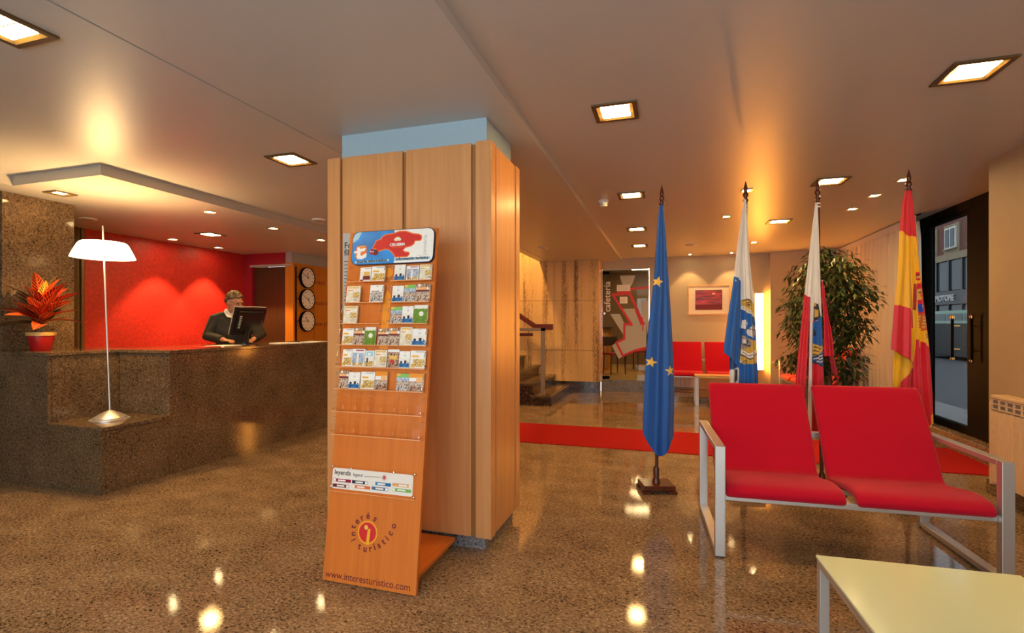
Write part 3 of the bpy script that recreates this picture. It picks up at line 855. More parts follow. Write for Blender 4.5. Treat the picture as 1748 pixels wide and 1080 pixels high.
# clocks
def clock(zc, hh, mm, label):
    t = thing('wall_clock', label, 'clock', group='city clocks on the wood panels', mtx=basis((-5.72, 6.955, zc), (0, 1, 0), (0, 0, 1), (1, 0, 0)))
    MB().lathe([(0.166, 0), (0.170, 0.005), (0.170, 0.048), (0.166, 0.052), (0.160, 0.050), (0.158, 0.040)], n=40).build('rim', 'dark_frame', t, smooth=True)
    f = MB().lathe([(0.159, 0.038), (0.159, 0.041)], n=40).build('face', 'paper_white', t)
    g = MB()
    for k in range(12):
        a = PI / 6 * k; c, s = math.cos(a), math.sin(a)
        l0 = 0.118
        pts = [(0.0045, l0), (0.0045, 0.142), (-0.0045, 0.142), (-0.0045, l0)]
        g.prism([(x * c + y * s, -x * s + y * c) for x, y in pts], 0.041, 0.0425)
    g.build('hour_marks', 'print_black', f)
    for ang, L, wd, nm, z in (((hh + mm / 60) * PI / 6, 0.085, 0.005, 'hour_hand', 0.044), (mm * PI / 30, 0.125, 0.0035, 'minute_hand', 0.046)):
        c, s = math.cos(ang), math.sin(ang)
        MB().prism([(x * c + y * s, -x * s + y * c) for x, y in ((wd, -0.02), (wd, L), (-wd, L), (-wd, -0.02))], z, z + 0.0015).build(nm, 'print_black', t)
    MB().lathe([(0.007, 0.044), (0.007, 0.050)], n=12).build('hub', 'print_black', t)
    MB().box(-0.215, -0.168, -0.006, 0.006, 0.0, 0.010).build('lug', 'chrome', t)
clock(2.085, 11, 49, 'uppermost of three round white clocks on the wood panels')
clock(1.728, 4, 49, 'middle one of three round white clocks on the wood panels')
clock(1.369, 10, 45, 'lowest of three round white clocks on the wood panels')
for z, s in ((2.00, 'tokyo'), (1.645, 'madrid'), (1.29, 'new york')):
    text(s, 0.115, basis((-5.7195, 7.18, z), (0, 1, 0), (0, 0, 1), (1, 0, 0)), 'print_darkred', cw, align='LEFT')

# computer monitor seen from the back
mn = thing('computer_monitor', 'black flat computer monitor seen from behind on the counter', 'monitor', (-4.62, 4.63, 1.091), math.atan2(-0.20, 0.98) + PI / 2)
# local: back of the screen faces -y
MB().lathe([(0.095, 0), (0.095, 0.008), (0.05, 0.016), (0.035, 0.02)], (0, 0.02, 0), 28).build('base', 'black_plastic', mn, smooth=True)
MB().tube([(0, 0.02, 0.015), (0, 0.01, 0.10), (0, -0.03, 0.20)], [0.022, 0.02, 0.024], 10, flat=(1.6, 1)).build('neck', 'black_plastic', mn, smooth=True)
TL = T(0.0, -0.03, 0.265) @ RX(R(20))
bd = MB().box(-0.19, 0.19, -0.012, 0.022, -0.165, 0.165).build('housing', 'black_plastic', mn, bevel=0.008, mtx=TL)
MB().box(-0.150, 0.150, -0.034, -0.0115, -0.120, 0.125).build('rear_bulge', 'black_plastic', bd, bevel=0.012)
MB().box(-0.192, 0.192, 0.012, 0.028, -0.167, 0.167).build('bezel', 'silver_metal', mn, bevel=0.003, mtx=TL)
MB().box(-0.17, 0.17, 0.0281, 0.029, -0.145, 0.145).build('screen', 'black_plastic', mn, mtx=TL)
g = MB()
for k in range(7): g.box(-0.135, -0.110, -0.0352, -0.034, -0.075 + 0.022 * k, -0.062 + 0.022 * k)
g.build('sticker', 'print_grey', bd)
g = MB()
for k in range(9): g.box(-0.06, 0.06, -0.0352, -0.034, 0.085 + 0.003 * k, 0.086 + 0.003 * k)
g.build('vent', 'print_black', bd)
text('pc', 0.02, TL @ basis((-0.002, -0.0345, 0.105), (1, 0, 0), (0, 0, 1), (0, -1, 0)), 'print_grey', mn) if False else None

def paper(x, y, rz, sx, sy, m, label, n=1, name='paper', z=1.091):
    o = MB().box(-sx / 2, sx / 2, -sy / 2, sy / 2, 0, 0.004 * n).build(name, m)
    o.location = (x, y, z); o.rotation_euler = (0, 0, rz)
    return tag(o, label, 'paper', 'papers on the counter')
paper(-4.42, 4.13, 0.2, 0.21, 0.29, 'paper_white', 'white sheet of paper on the counter beside the man elbow', 2)
paper(-4.33, 3.84, 0.1, 0.15, 0.21, 'print_red', 'red leaflet on the counter nearest the lamp', 2)
paper(-4.36, 4.95, -0.3, 0.21, 0.29, 'paper_white', 'white sheet of paper right of the computer monitor', 2)
paper(-4.32, 5.40, 0.15, 0.21, 0.29, 'paper_white', 'white sheet of paper nearest the wooden column', 2)
paper(-4.45, 5.18, 0.5, 0.10, 0.21, 'print_black', 'dark folder lying between two white sheets', 3)

# ================================================================== BROCHURE STAND
TH = math.atan2(0.24, 1.83)
SM = T(-1.70, 2.19, 0.0)
SF = basis((0, 0, 0), (1, 0, 0), (0, math.sin(TH), math.cos(TH)), (0, -math.cos(TH), math.sin(TH)))   # s, t (up the board), n (towards the reader)
bs = thing('brochure_stand', 'leaning orange wood brochure stand in front of the column', 'brochure stand', mtx=SM)
def sbox(name, s0, s1, t0, t1, n0, n1, m, parent=bs, bv=0.0):
    return MB().box(s0, s1, t0, t1, n0, n1).build(name, m, parent, bevel=bv, mtx=SF if parent == bs else None)
board = sbox('board', 0.0, 0.535, 0.004, 1.846, -0.022, 0.0, 'wood_stand', bv=0.002)
MB().prism([(0.03, 0.03), (0.515, 0.03), (0.515, 0.52), (0.03, 0.52)], 0.055, 0.078).build('foot_board', 'wood_stand', bs, bevel=0.002)
for s0 in (0.05, 0.44): MB().box(s0, s0 + 0.04, 0.05, 0.50, 0, 0.055).build('foot_rail', 'wood_groove', bs)
# orange arrow printed up the middle
def prism_s(name, pts, n0, n1, m, parent):
    return MB().prism(pts, n0, n1).build(name, m, parent)
prism_s('printed_strip', [(0.236, 1.20), (0.288, 1.20), (0.284, 1.49), (0.262, 1.515), (0.243, 1.475)], 0.0, 0.0006, 'print_orange_strip', board)
prism_s('printed_dot', [(0.262 + 0.026 * math.cos(a), 1.612 + 0.026 * math.sin(a)) for a in [2 * PI * k / 20 for k in range(20)]], 0.0, 0.0006, 'print_orange_strip', board)

# shelves: clear acrylic pockets
rows = [1.560, 1.445, 1.332, 1.217, 1.100, 0.984, 0.866, 0.748]
split = {0: ((0.035, 0.262), (0.300, 0.532)), 1: ((0.012, 0.258), (0.296, 0.530)), 2: ((0.008, 0.256), (0.294, 0.528))}
for i, tz in enumerate(rows):
    for (a, b) in split.get(i, ((0.004, 0.528),)):
        sh = sbox('shelf', a, b, tz - 0.005, tz - 0.001, 0.0005, 0.040, 'acrylic')
        MB().box(a, b, tz - 0.0055, tz - 0.001, 0.040, 0.0425).build('shelf_lip', 'acrylic_edge', sh)
        MB().box(a, b, tz + 0.0005, tz + 0.05, 0.040, 0.0425).build('front_panel', 'acrylic', sh)
        for s in (a + 0.004, b - 0.004):
            MB().tube([(s, tz + 0.085, 0.0), (s, tz + 0.085, 0.030), (s, tz + 0.055, 0.041)], 0.0016, 6).build('wire_hook', 'chrome', sh)
            MB().tube([(s, tz + 0.012, 0.0), (s, tz + 0.012, 0.046)], 0.0022, 6).build('pin', 'chrome', sh)
        if i >= 6:
            for k in range(6):
                s = 0.07 + 0.076 * k
                MB().box(s, s + 0.0025, tz, tz + 0.085, 0.001, 0.040).build('divider', 'acrylic', sh)
                MB().tube([(s - 0.02, tz + 0.080, 0.02), (s, tz + 0.088, 0.041), (s + 0.02, tz + 0.080, 0.02)], 0.0012, 5).build('wire_hook', 'acrylic_edge', sh)
                MB().tube([(s, tz + 0.012, 0.041), (s, tz + 0.030, 0.0425)], 0.0016, 5).build('clip', 'acrylic_edge', sh)

# header sign
def rounded(x0, x1, y0, y1, r, n=7):
    pts = []
    for cx, cy_, a0 in ((x1 - r, y1 - r, 0), (x0 + r, y1 - r, 90), (x0 + r, y0 + r, 180), (x1 - r, y0 + r, 270)):
        for k in range(n + 1):
            a = R(a0 + 90 * k / n); pts.append((cx + r * math.cos(a), cy_ + r * math.sin(a)))
    return pts
hs = MB().prism(rounded(0.034, 0.531, 1.655, 1.842, 0.035), 0.004, 0.020, 0).build('header_sign', 'print_navy', bs, mtx=SF)
def face(name, pts, n, m, parent=hs): return MB().prism(pts, 0.020, 0.020 + n).build(name, m, parent)
face('blue_field', rounded(0.037, 0.528, 1.658, 1.839, 0.033), 0.0004, 'print_blue')
face('white_field', [(0.290, 1.839), (0.495, 1.839), (0.512, 1.834), (0.524, 1.822), (0.528, 1.806), (0.528, 1.691), (0.523, 1.672), (0.508, 1.660), (0.300, 1.658), (0.303, 1.690), (0.330, 1.735)], 0.0007, 'paper_white')
face('pale_corner', [(0.037 + 0.0, 1.806), (0.037, 1.78), (0.07, 1.80), (0.09, 1.839), (0.07, 1.839), (0.047, 1.829)], 0.0006, 'print_pale_blue')  # pale blue corner of the printed field
RED = [(0.160, 1.744), (0.174, 1.768), (0.183, 1.788), (0.212, 1.796), (0.221, 1.81), (0.243, 1.820), (0.289, 1.824), (0.320, 1.834), (0.359, 1.834), (0.385, 1.825), (0.408, 1.816), (0.437, 1.813), (0.457, 1.804), (0.461, 1.786), (0.453, 1.772), (0.421, 1.772), (0.416, 1.756), (0.401, 1.745), (0.366, 1.738), (0.354, 1.726), (0.364, 1.72), (0.390, 1.715), (0.394, 1.701), (0.379, 1.687), (0.306, 1.687), (0.287, 1.712), (0.263, 1.731), (0.243, 1.734), (0.204, 1.724), (0.184, 1.737)]
RED = RED[::-1]
def inset(pts, d):
    n = len(pts); out = []
    for i in range(n):
        p0, p1, p2 = Vector(pts[i - 1]), Vector(pts[i]), Vector(pts[(i + 1) % n])
        t = ((p1 - p0).normalized() + (p2 - p1).normalized()).normalized()
        nrm = Vector((-t.y, t.x)); out.append(tuple(p1 + nrm * d))
    return out
face('region_outline', RED, 0.0009, 'print_orange')
face('region_map', inset(RED, 0.006), 0.0012, 'print_red')
face('logo_ground', [(0.070, 1.763), (0.058, 1.743), (0.059, 1.700), (0.074, 1.685), (0.114, 1.689), (0.129, 1.709), (0.128, 1.746), (0.121, 1.763)], 0.0007, 'print_orange')
face('letter_logo', [(0.066, 1.753), (0.070, 1.736), (0.049, 1.731), (0.052, 1.720), (0.070, 1.723), (0.067, 1.700), (0.075, 1.688), (0.101, 1.685), (0.128, 1.697), (0.130, 1.721), (0.113, 1.713), (0.099, 1.705), (0.090, 1.711), (0.092, 1.728), (0.117, 1.733), (0.121, 1.749), (0.085, 1.745), (0.083, 1.755)], 0.0011, 'paper_white')
for k in range(3):
    face('crown_dot', [(0.090 + 0.010 * k + 0.004 * math.cos(a), 1.757 + 0.004 * math.sin(a)) for a in [2 * PI * q / 8 for q in range(8)]], 0.0011, 'print_gold')
for cx, cyy, r, m in ((0.163, 1.725, 0.0165, 'print_maroon'), (0.186, 1.721, 0.0165, 'print_darkred')):
    face('berry', [(cx + r * math.cos(a), cyy + r * math.sin(a)) for a in [2 * PI * q / 18 for q in range(18)]], 0.0014, m)
def stext(s, size, x, y, m, n=0.0214, sx=1.0, rot=0.0, parent=hs, align='CENTER', bold=0.0):
    return text(s, size, T(x, y, n) @ RZ(rot), m, parent, 0.0003, align, sx=sx, bold=bold)
stext('free', 0.016, 0.163, 1.722, 'paper_white', 0.0217)
stext('CELUISMA', 0.021, 0.316, 1.752, 'paper_white', 0.0216, 0.95, R(1), bold=0.0008)
stext('HOTELES', 0.012, 0.317, 1.741, 'print_orange', 0.0216, 1.35, R(1))
# crest with crown rays above the name
for k in range(5):
    a = -0.7 + 0.35 * k
    face('crown_ray', [(0.314 + 0.012 * math.sin(a) - 0.003, 1.788 + 0.010 * math.cos(a)), (0.314 + 0.012 * math.sin(a) + 0.003, 1.788 + 0.010 * math.cos(a)), (0.314 + 0.030 * math.sin(a), 1.784 + 0.022 * math.cos(a))], 0.0016, 'print_gold')
face('crown_base', [(0.298, 1.779), (0.332, 1.779), (0.336, 1.788), (0.326, 1.797), (0.304, 1.797), (0.294, 1.788)], 0.0016, 'paper_white')
face('crown_band', [(0.301, 1.782), (0.329, 1.782), (0.330, 1.786), (0.300, 1.786)], 0.0018, 'print_gold')
stext('cantabria', 0.030, 0.488, 1.698, 'print_grey', 0.0210, 0.95, R(90), align='LEFT')
face('rule', [(0.437, 1.6935), (0.500, 1.6935), (0.500, 1.6955), (0.437, 1.6955)], 0.0010, 'print_grey')
face('caption_ground', [(0.058, 1.664), (0.272, 1.669), (0.270, 1.681), (0.059, 1.677)], 0.0006, 'print_pale_blue')
face('caption_ground', [(0.302, 1.669), (0.515, 1.673), (0.514, 1.686), (0.303, 1.684)], 0.0010, 'print_pale_blue')
stext('tourist information', 0.0215, 0.165, 1.6675, 'print_black', 0.0212, 1.13, R(1.2), bold=0.0007)
stext('información turística', 0.0215, 0.408, 1.673, 'print_black', 0.0212, 1.06, R(0.6), bold=0.0007)

# legend plate
lg = sbox('legend_holder', 0.004, 0.503, 0.452, 0.582, 0.003, 0.0055, 'acrylic')
MB().box(0.004, 0.503, 0.450, 0.4535, 0.001, 0.010).build('holder_edge', 'acrylic_edge', lg)
for s, t in ((0.012, 0.576), (0.125, 0.574), (0.375, 0.574), (0.494, 0.574), (0.494, 0.464), (0.010, 0.474)):
    MB().lathe([(0.005, 0.0055), (0.005, 0.010), (0.003, 0.0115)], (s, t, 0), 10).build('screw', 'chrome', lg, smooth=True)
lc = MB().prism(rounded(0.012, 0.485, 0.464, 0.569, 0.012), 0.0006, 0.0025).build('legend_card', 'paper_white', bs, mtx=SF)
def lt(s, size, x, y, m, sx=1.0, align='LEFT', bold=0.0): return text(s, size, T(x, y, 0.0029), m, lc, 0.0003, align, sx=sx, bold=bold)
lt('leyenda', 0.034, 0.024, 0.536, 'print_black', 0.95, bold=0.0004)
lt('legend', 0.023, 0.137, 0.536, 'print_black', 0.95)
def lpoly(nm, pts, m, n=0.0030): return MB().prism(pts, 0.0025, n).build(nm, m, lc)
lpoly('rule', [(0.205, 0.537), (0.300, 0.541), (0.300, 0.545), (0.205, 0.541)], 'print_grey')
lpoly('info_dot', [(0.321 + 0.009 * math.cos(a), 0.543 + 0.010 * math.sin(a)) for a in [2 * PI * q / 16 for q in range(16)]], 'print_red')
for k in range(9):
    a = 2 * PI * k / 9
    lpoly('info_ring', [(0.321 + 0.014 * math.cos(a) + 0.002 * math.cos(b), 0.543 + 0.015 * math.sin(a) + 0.002 * math.sin(b)) for b in [2 * PI * q / 6 for q in range(6)]], 'print_darkred')
lt('i', 0.014, 0.319, 0.538, 'paper_white')
for x0, x1, y, m, side, tint in ((0.037, 0.127, 0.507, 'print_maroon', -1, 'print_maroon'), (0.134, 0.210, 0.507, 'print_navy', 1, 'print_navy'), (0.272, 0.362, 0.510, 'print_blue', -1, 'print_pale_blue'), (0.370, 0.462, 0.514, 'print_peach', 1, 'print_peach'),
                        (0.019, 0.100, 0.480, 'print_darkred', 1, 'print_darkred'), (0.153, 0.244, 0.484, 'print_orange', -1, 'print_peach'), (0.253, 0.330, 0.486, 'print_steel', 1, 'print_steel'), (0.388, 0.478, 0.490, 'print_lightgreen', -1, 'print_lightgreen')):
    lpoly('legend_bar', [(x0, y - 0.008), (x1, y - 0.008), (x1, y + 0.008), (x0, y + 0.008)], m)
    e = x0 - 0.009 if side < 0 else x1 + 0.009
    ring = [(e + 0.010 * math.cos(a), y + 0.010 * math.sin(a)) for a in [2 * PI * q / 16 for q in range(16)]]
    lpoly('legend_ring', ring, tint, 0.0031)
    lpoly('legend_icon', [(e + 0.0085 * math.cos(a), y + 0.0085 * math.sin(a)) for a in [2 * PI * q / 16 for q in range(16)]], 'paper_white', 0.0034)
    xm = x0 + 0.012 if side < 0 else x1 - 0.055
    lpoly('legend_caption', [(xm, y - 0.004), (xm + 0.045, y - 0.004), (xm + 0.045, y + 0.004), (xm, y + 0.004)], 'paper_white', 0.0033)

# lettering on the lower board
for k, (ch, s, t) in enumerate([('i', 0.169, 0.222), ('n', 0.164, 0.250), ('t', 0.162, 0.284), ('e', 0.181, 0.312), ('r', 0.208, 0.332), ('é', 0.242, 0.344), ('s', 0.283, 0.335)]):
    a = math.atan2(t - 0.266, s - 0.244) - PI / 2
    text(ch, 0.045, T(s, t, 0.0) @ RZ(a) @ T(0, -0.011, 0.0006), 'print_darkred', board, 0.0004, bold=0.0010)
low = [('t', 0.204, 0.192), ('u', 0.238, 0.183), ('r', 0.268, 0.188), ('í', 0.292, 0.198), ('s', 0.316, 0.210), ('t', 0.341, 0.230), ('i', 0.360, 0.250), ('c', 0.377, 0.277), ('o', 0.392, 0.314)]
for k, (ch, s, t) in enumerate(low):
    p, q = low[max(k - 1, 0)], low[min(k + 1, 8)]
    a = math.atan2(q[2] - p[2], q[1] - p[1])
    text(ch, 0.045, T(s, t, 0.0) @ RZ(a) @ T(0, -0.011, 0.0006), 'print_darkred', board, 0.0004, bold=0.0010)
def disc_s(nm, s, t, r, m, n): MB().prism([(s + r * math.cos(a), t + r * math.sin(a)) for a in [2 * PI * q / 32 for q in range(32)]], 0.0, n).build(nm, m, board)
disc_s('emblem_ring', 0.245, 0.266, 0.057, 'print_yellow', 0.0006)
disc_s('emblem_ring', 0.245, 0.266, 0.052, 'print_orange', 0.0009)
disc_s('emblem_disc', 0.245, 0.266, 0.048, 'print_red', 0.0012)
disc_s('emblem_dot', 0.236, 0.290, 0.011, 'print_gold', 0.0016)
MB().prism([(0.240, 0.208), (0.258, 0.208), (0.262, 0.284), (0.252, 0.286), (0.246, 0.278)], 0.0, 0.0016).build('emblem_letter', 'print_yellow', board)
text('www.interesturistico.com', 0.050, T(0.260, 0.022, 0.0006), 'print_darkred', board, 0.0004, sx=0.93)

# brochures
def brochure(s0, s1, t0, t1, kind, desc, row, pos, tilt=0.0, th=0.010):
    wd, ht = s1 - s0, t1 - t0
    mats = ['paper_white']
    g = MB()
    def q(u0, u1, v0, v1, m, n=0.0004):
        if m not in mats: mats.append(m)
        g.box(u0 * wd, u1 * wd, v0 * ht, v1 * ht, th, th + n, mats.index(m))
    g.box(0, wd, 0, ht, 0, th)
    if kind == 'sea':
        q(0.02, 0.98, 0.04, 0.27, 'photo_sea'); q(0.12, 0.3, 0.27, 0.40, 'print_navy'); q(0.5, 0.7, 0.27, 0.45, 'print_navy'); q(0.8, 0.9, 0.27, 0.36, 'print_steel'); q(0.44, 0.60, 0.68, 0.80, 'print_grey'); q(0.48, 0.56, 0.70, 0.78, 'paper_white', 0.0007); q(0.4, 0.65, 0.93, 0.955, 'print_grey')
    elif kind == 'town':
        q(0.0, 1.0, 0.0, 0.55, 'photo_town'); q(0.0, 1.0, 0.55, 0.66, 'print_darkred'); q(0.05, 0.8, 0.66, 0.80, 'print_peach'); q(0.0, 1.0, 0.80, 1.0, 'photo_street'); q(0.14, 0.32, 0.84, 0.97, 'paper_white', 0.0007)
    elif kind == 'beach':
        q(0.2, 0.98, 0.08, 0.52, 'photo_beach'); q(0.05, 0.35, 0.05, 0.24, 'print_gold'); q(0.1, 0.55, 0.62, 0.72, 'print_yellow'); q(0.35, 0.9, 0.90, 0.95, 'print_grey')
    elif kind == 'sky':
        q(0.04, 0.96, 0.18, 0.78, 'photo_sky'); q(0.4, 0.54, 0.10, 0.72, 'paper_white', 0.0006); q(0.1, 0.9, 0.06, 0.22, 'photo_beach', 0.0005); q(0.3, 0.9, 0.88, 0.94, 'print_maroon')
    elif kind == 'green':
        q(0.0, 1.0, 0.0, 0.80, 'print_green'); q(0.0, 1.0, 0.80, 0.88, 'print_cream')
        mats.append('paper_white') if 'paper_white' not in mats else None
        g.prism([(wd * 0.55 + 0.013 * math.cos(a), ht * 0.52 + 0.013 * math.sin(a)) for a in [2 * PI * k / 16 for k in range(16)]], th, th + 0.0008, 0)
    elif kind == 'map':
        q(0.0, 1.0, 0.0, 1.0, 'print_cream'); q(0.1, 0.9, 0.86, 0.95, 'print_gold', 0.0007); q(0.5, 0.95, 0.30, 0.62, 'photo_beach', 0.0007); q(0.1, 0.5, 0.72, 0.76, 'print_orange', 0.0007)
        for k in range(4): q(0.55, 0.95, 0.08 + 0.05 * k, 0.095 + 0.05 * k, 'photo_street', 0.0008)
    elif kind == 'harbour':
        q(0.0, 1.0, 0.0, 0.30, 'photo_fishing'); q(0.0, 1.0, 0.30, 0.55, 'photo_town'); q(0.0, 1.0, 0.55, 0.78, 'photo_sky'); q(0.0, 1.0, 0.78, 1.0, 'print_lightgreen'); q(0.0, 0.3, 0.86, 1.0, 'print_gold', 0.0007)
    elif kind == 'square':
        q(0.0, 1.0, 0.0, 0.25, 'photo_street'); q(0.0, 1.0, 0.25, 0.55, 'photo_town'); q(0.0, 1.0, 0.74, 1.0, 'print_orange_strip'); q(0.5, 0.95, 0.5, 0.78, 'print_peach', 0.0007)
    elif kind == 'surf':
        q(0.05, 0.95, 0.05, 0.35, 'photo_beach'); q(0.2, 0.35, 0.25, 0.55, 'print_navy', 0.0007); q(0.1, 0.9, 0.65, 0.95, 'print_pale_blue'); q(0.3, 0.6, 0.7, 0.85, 'paper_white', 0.0007)
    elif kind == 'canoe':
        q(0.0, 1.0, 0.0, 0.85, 'photo_street'); q(0.15, 0.85, 0.45, 0.65, 'print_gold', 0.0007); q(0.25, 0.6, 0.25, 0.42, 'print_red', 0.0007)
    elif kind == 'rock':
        q(0.05, 0.95, 0.05, 0.58, 'photo_fishing'); q(0.1, 0.7, 0.60, 0.66, 'photo_street'); q(0.45, 0.6, 0.9, 0.94, 'print_grey')
    elif kind == 'pudding':
        q(0.35, 0.9, 0.42, 0.70, 'print_gold'); q(0.3, 0.95, 0.12, 0.40, 'print_darkred'); q(0.05, 0.35, 0.03, 0.14, 'print_maroon'); q(0.4, 0.95, 0.88, 0.94, 'print_grey')
    o = g.build('brochure', mats, None)
    o.matrix_world = SM @ SF @ T(s0 + 0.0005, t0 + 0.0005, 0.028 - th - 0.004) @ RX(R(-2)) @ RZ(tilt)
    for v in o.data.vertices: pass
    tag(o, f'{desc}, {pos} in {row} row of the rack', 'brochure', 'brochures in the stand')
DS = {'sea': 'white brochure with blue waves', 'town': 'dark red brochure with town photo', 'beach': 'white brochure with golden beach photo', 'sky': 'brochure with pale sky photo', 'green': 'green brochure with white spot',
      'map': 'cream map leaflet', 'harbour': 'harbour brochure with green top', 'square': 'brochure with orange top', 'surf': 'white brochure with surfer', 'canoe': 'brown brochure with yellow canoe', 'rock': 'white and grey photo leaflet', 'pudding': 'white brochure with food photo'}
ROWN = ['top', 'second', 'third', 'fourth', 'fifth', 'lowest filled']
PL = {5: ['first from left', 'second from left', 'third from left', 'fourth from left', 'last'], 4: ['first from left', 'second from left', 'third from left', 'last'],
      7: ['first from left', 'second from left', 'third from left', 'middle', 'fifth from left', 'sixth from left', 'last'], 6: ['first from left', 'second from left', 'third from left', 'fourth from left', 'fifth from left', 'last']}
BR = [[(.099, .166, 'pudding'), (.170, .252, 'beach'), (.309, .373, 'sea'), (.381, .453, 'sky'), (.459, .526, 'map')],
      [(.023, .108, 'map'), (.169, .250, 'rock'), (.305, .371, 'sea'), (.376, .440, 'harbour'), (.444, .522, 'town')],
      [(.015, .100, 'map'), (.304, .368, 'harbour'), (.371, .436, 'sea'), (.440, .518, 'green')],
      [(.018, .086, 'beach'), (.090, .154, 'town'), (.158, .221, 'green'), (.237, .297, 'town'), (.300, .364, 'town'), (.368, .436, 'map'), (.438, .518, 'sea')],
      [(.029, .085, 'beach'), (.087, .165, 'sky'), (.168, .222, 'surf'), (.225, .298, 'map'), (.303, .370, 'canoe'), (.372, .433, 'sea'), (.436, .520, 'beach')],
      [(.020, .075, 'town'), (.078, .146, 'sea'), (.153, .235, 'beach'), (.239, .308, 'square'), (.365, .434, 'harbour'), (.437, .517, 'square')]]
for i, rw_ in enumerate(BR):
    for j, (a, b, k) in enumerate(rw_):
        brochure(a, b, rows[i], rows[i] + (0.082 if i == 0 else 0.091) + 0.004 * ((i + j) % 3 - 1), k, DS[k], ROWN[i], PL[len(rw_)][j])

# poster on the column behind the stand
po = MB().box(-1.972, -1.74, 2.7405, 2.7435, 1.40, 1.895).build('poster', 'print_grey')
tag(po, 'grey paper notice stuck on the column behind the stand', 'poster')
for s, size, z, m in (('Foto', 0.055, 1.80, 'print_black'), ('film', 0.055, 1.755, 'print_black')):
    text(s, size, basis((-1.962, 2.7402, z), (1, 0, 0), (0, 0, 1), (0, -1, 0)), m, po, 0.0004, 'LEFT', bold=0.0006)
g = MB()
for k in range(13):
    g.box(-1.962, -1.962 + 0.045 + 0.05 * ((k * 7) % 3), 2.7398, 2.7405, 1.715 - 0.022 * k, 1.719 - 0.022 * k)
g.build('text_lines', 'print_black', po)

# ================================================================== BENCHES AND TABLES
def smooth_path(pts, n):
    P = [Vector(p) for p in pts]
    out = []
    for i in range(len(P) - 1):
        p0, p1, p2, p3 = P[max(i - 1, 0)], P[i], P[i + 1], P[min(i + 2, len(P) - 1)]
        for k in range(n):
            t = k / n
            out.append(0.5 * ((2 * p1) + (p2 - p0) * t + (2 * p0 - 5 * p1 + 4 * p2 - p3) * t * t + (3 * p1 - p0 - 3 * p2 + p3) * t ** 3))
    out.append(P[-1])
    return out

def seat_shell(x0, x1, prof, th):
    """padded shell: the profile (y,z) of the mid surface swept from x0 to x1, rounded on all edges"""
    pth = smooth_path(prof, 5)
    n = len(pth)
    def outline(k, sh):
        top, bot = [], []
        for i, p in enumerate(pth):
            t = (pth[min(i + 1, n - 1)] - pth[max(i - 1, 0)]).normalized()
            nr = Vector((-t.y, t.x))
            h = th / 2 * k
            top.append(p + nr * h); bot.append(p - nr * h)
        t0 = (pth[0] - pth[1]).normalized(); t1 = (pth[-1] - pth[-2]).normalized()
        def cap(c, t, a, b):
            res = []
            for q in (0.25, 0.5, 0.75):
                an = PI * q
                d = (a - c) * math.cos(an) + t * (a - c).length * math.sin(an)
                res.append(c + d)
            return res
        pts = top + cap(pth[-1], t1, top[-1], bot[-1]) + bot[::-1] + cap(pth[0], t0, bot[0], top[0])
        return [(p.x, p.y) for p in pts]
    g = MB()
    e = th / 2
    secs = [(x0, 0.35), (x0 + e * 0.12, 0.65), (x0 + e * 0.45, 0.92), (x0 + e, 1.0), (x1 - e, 1.0), (x1 - e * 0.45, 0.92), (x1 - e * 0.12, 0.65), (x1, 0.35)]
    rows_ = [outline(k, 0) for _, k in secs]
    m = len(rows_[0])
    vs = [(x, a, b) for (x, _), r_ in zip(secs, rows_) for a, b in r_]
    fs = []
    for i in range(len(secs) - 1):
        for k in range(m):
            k2 = (k + 1) % m
            fs.append((i * m + k, i * m + k2, (i + 1) * m + k2, (i + 1) * m + k))
    fs.append(tuple(range(m))); fs.append(tuple((len(secs) - 1) * m + k for k in range(m - 1, -1, -1)))
    g.add(vs, fs)
    return g
PROF = [(0.035, 0.362), (0.07, 0.388), (0.20, 0.392), (0.40, 0.358), (0.475, 0.366), (0.525, 0.43), (0.62, 0.62), (0.775, 0.882)]
def make_bench():
    t = thing('bench', 'red two-seat bench with silver arms standing in front of the flags', 'bench', (0.955, 3.10, 0), R(3), 'red two-seat benches')
    for sx in (-1, 1):
        g = MB()
        x0, x1 = (-0.70, -0.645) if sx < 0 else (0.645, 0.70)
        MB().box(x0, x1, 0.0, 0.045, 0.008, 0.63).build('leg', 'silver_metal', t, bevel=0.003)
        MB().box(x0, x1, 0.755, 0.80, 0.008, 0.63).build('leg', 'silver_metal', t, bevel=0.003)
        MB().box(x0, x1, 0.045, 0.755, 0.602, 0.63).build('armrest', 'silver_metal', t, bevel=0.003)
        MB().box(x0, x1, 0.045, 0.755, 0.008, 0.040).build('floor_bar', 'silver_metal', t, bevel=0.003)
        for y in (0.0, 0.755):
            MB().box(x0 + 0.006, x1 - 0.006, y + 0.006, y + 0.039, 0.0, 0.008).build('foot_pad', 'black_plastic', t)
    MB().box(-0.645, 0.645, 0.03, 0.07, 0.318, 0.352).build('front_rail', 'silver_metal', t, bevel=0.003)
    MB().box(-0.645, 0.645, 0.70, 0.735, 0.56, 0.60).build('back_rail', 'silver_metal', t, bevel=0.003)
    MB().box(-0.645, 0.645, 0.40, 0.44, 0.285, 0.32).build('rear_seat_rail', 'silver_metal', t, bevel=0.003)
    MB().box(-0.02, 0.012, 0.07, 0.40, 0.318, 0.345).build('middle_rail', 'silver_metal', t, bevel=0.003)
    seat_shell(-0.640, -0.033, PROF, 0.052).build('seat', 'red_fabric', t, smooth=True, angle=60)
    seat_shell(0.017, 0.640, PROF, 0.052).build('seat', 'red_fabric', t, smooth=True, angle=60)
    return t
bench = make_bench()
b2 = copy_tree(bench); b2.location = (0.62, 9.08, 0.09); b2.rotation_euler = (0, 0, 0)
b2['label'] = 'red two-seat bench against the wall below the framed picture'
b3 = copy_tree(bench); b3.location = (1.84, 9.02, 0.06); b3.rotation_euler = (0, 0, R(-90))
b3['label'] = 'red bench mostly hidden behind the ficus by the curtain'
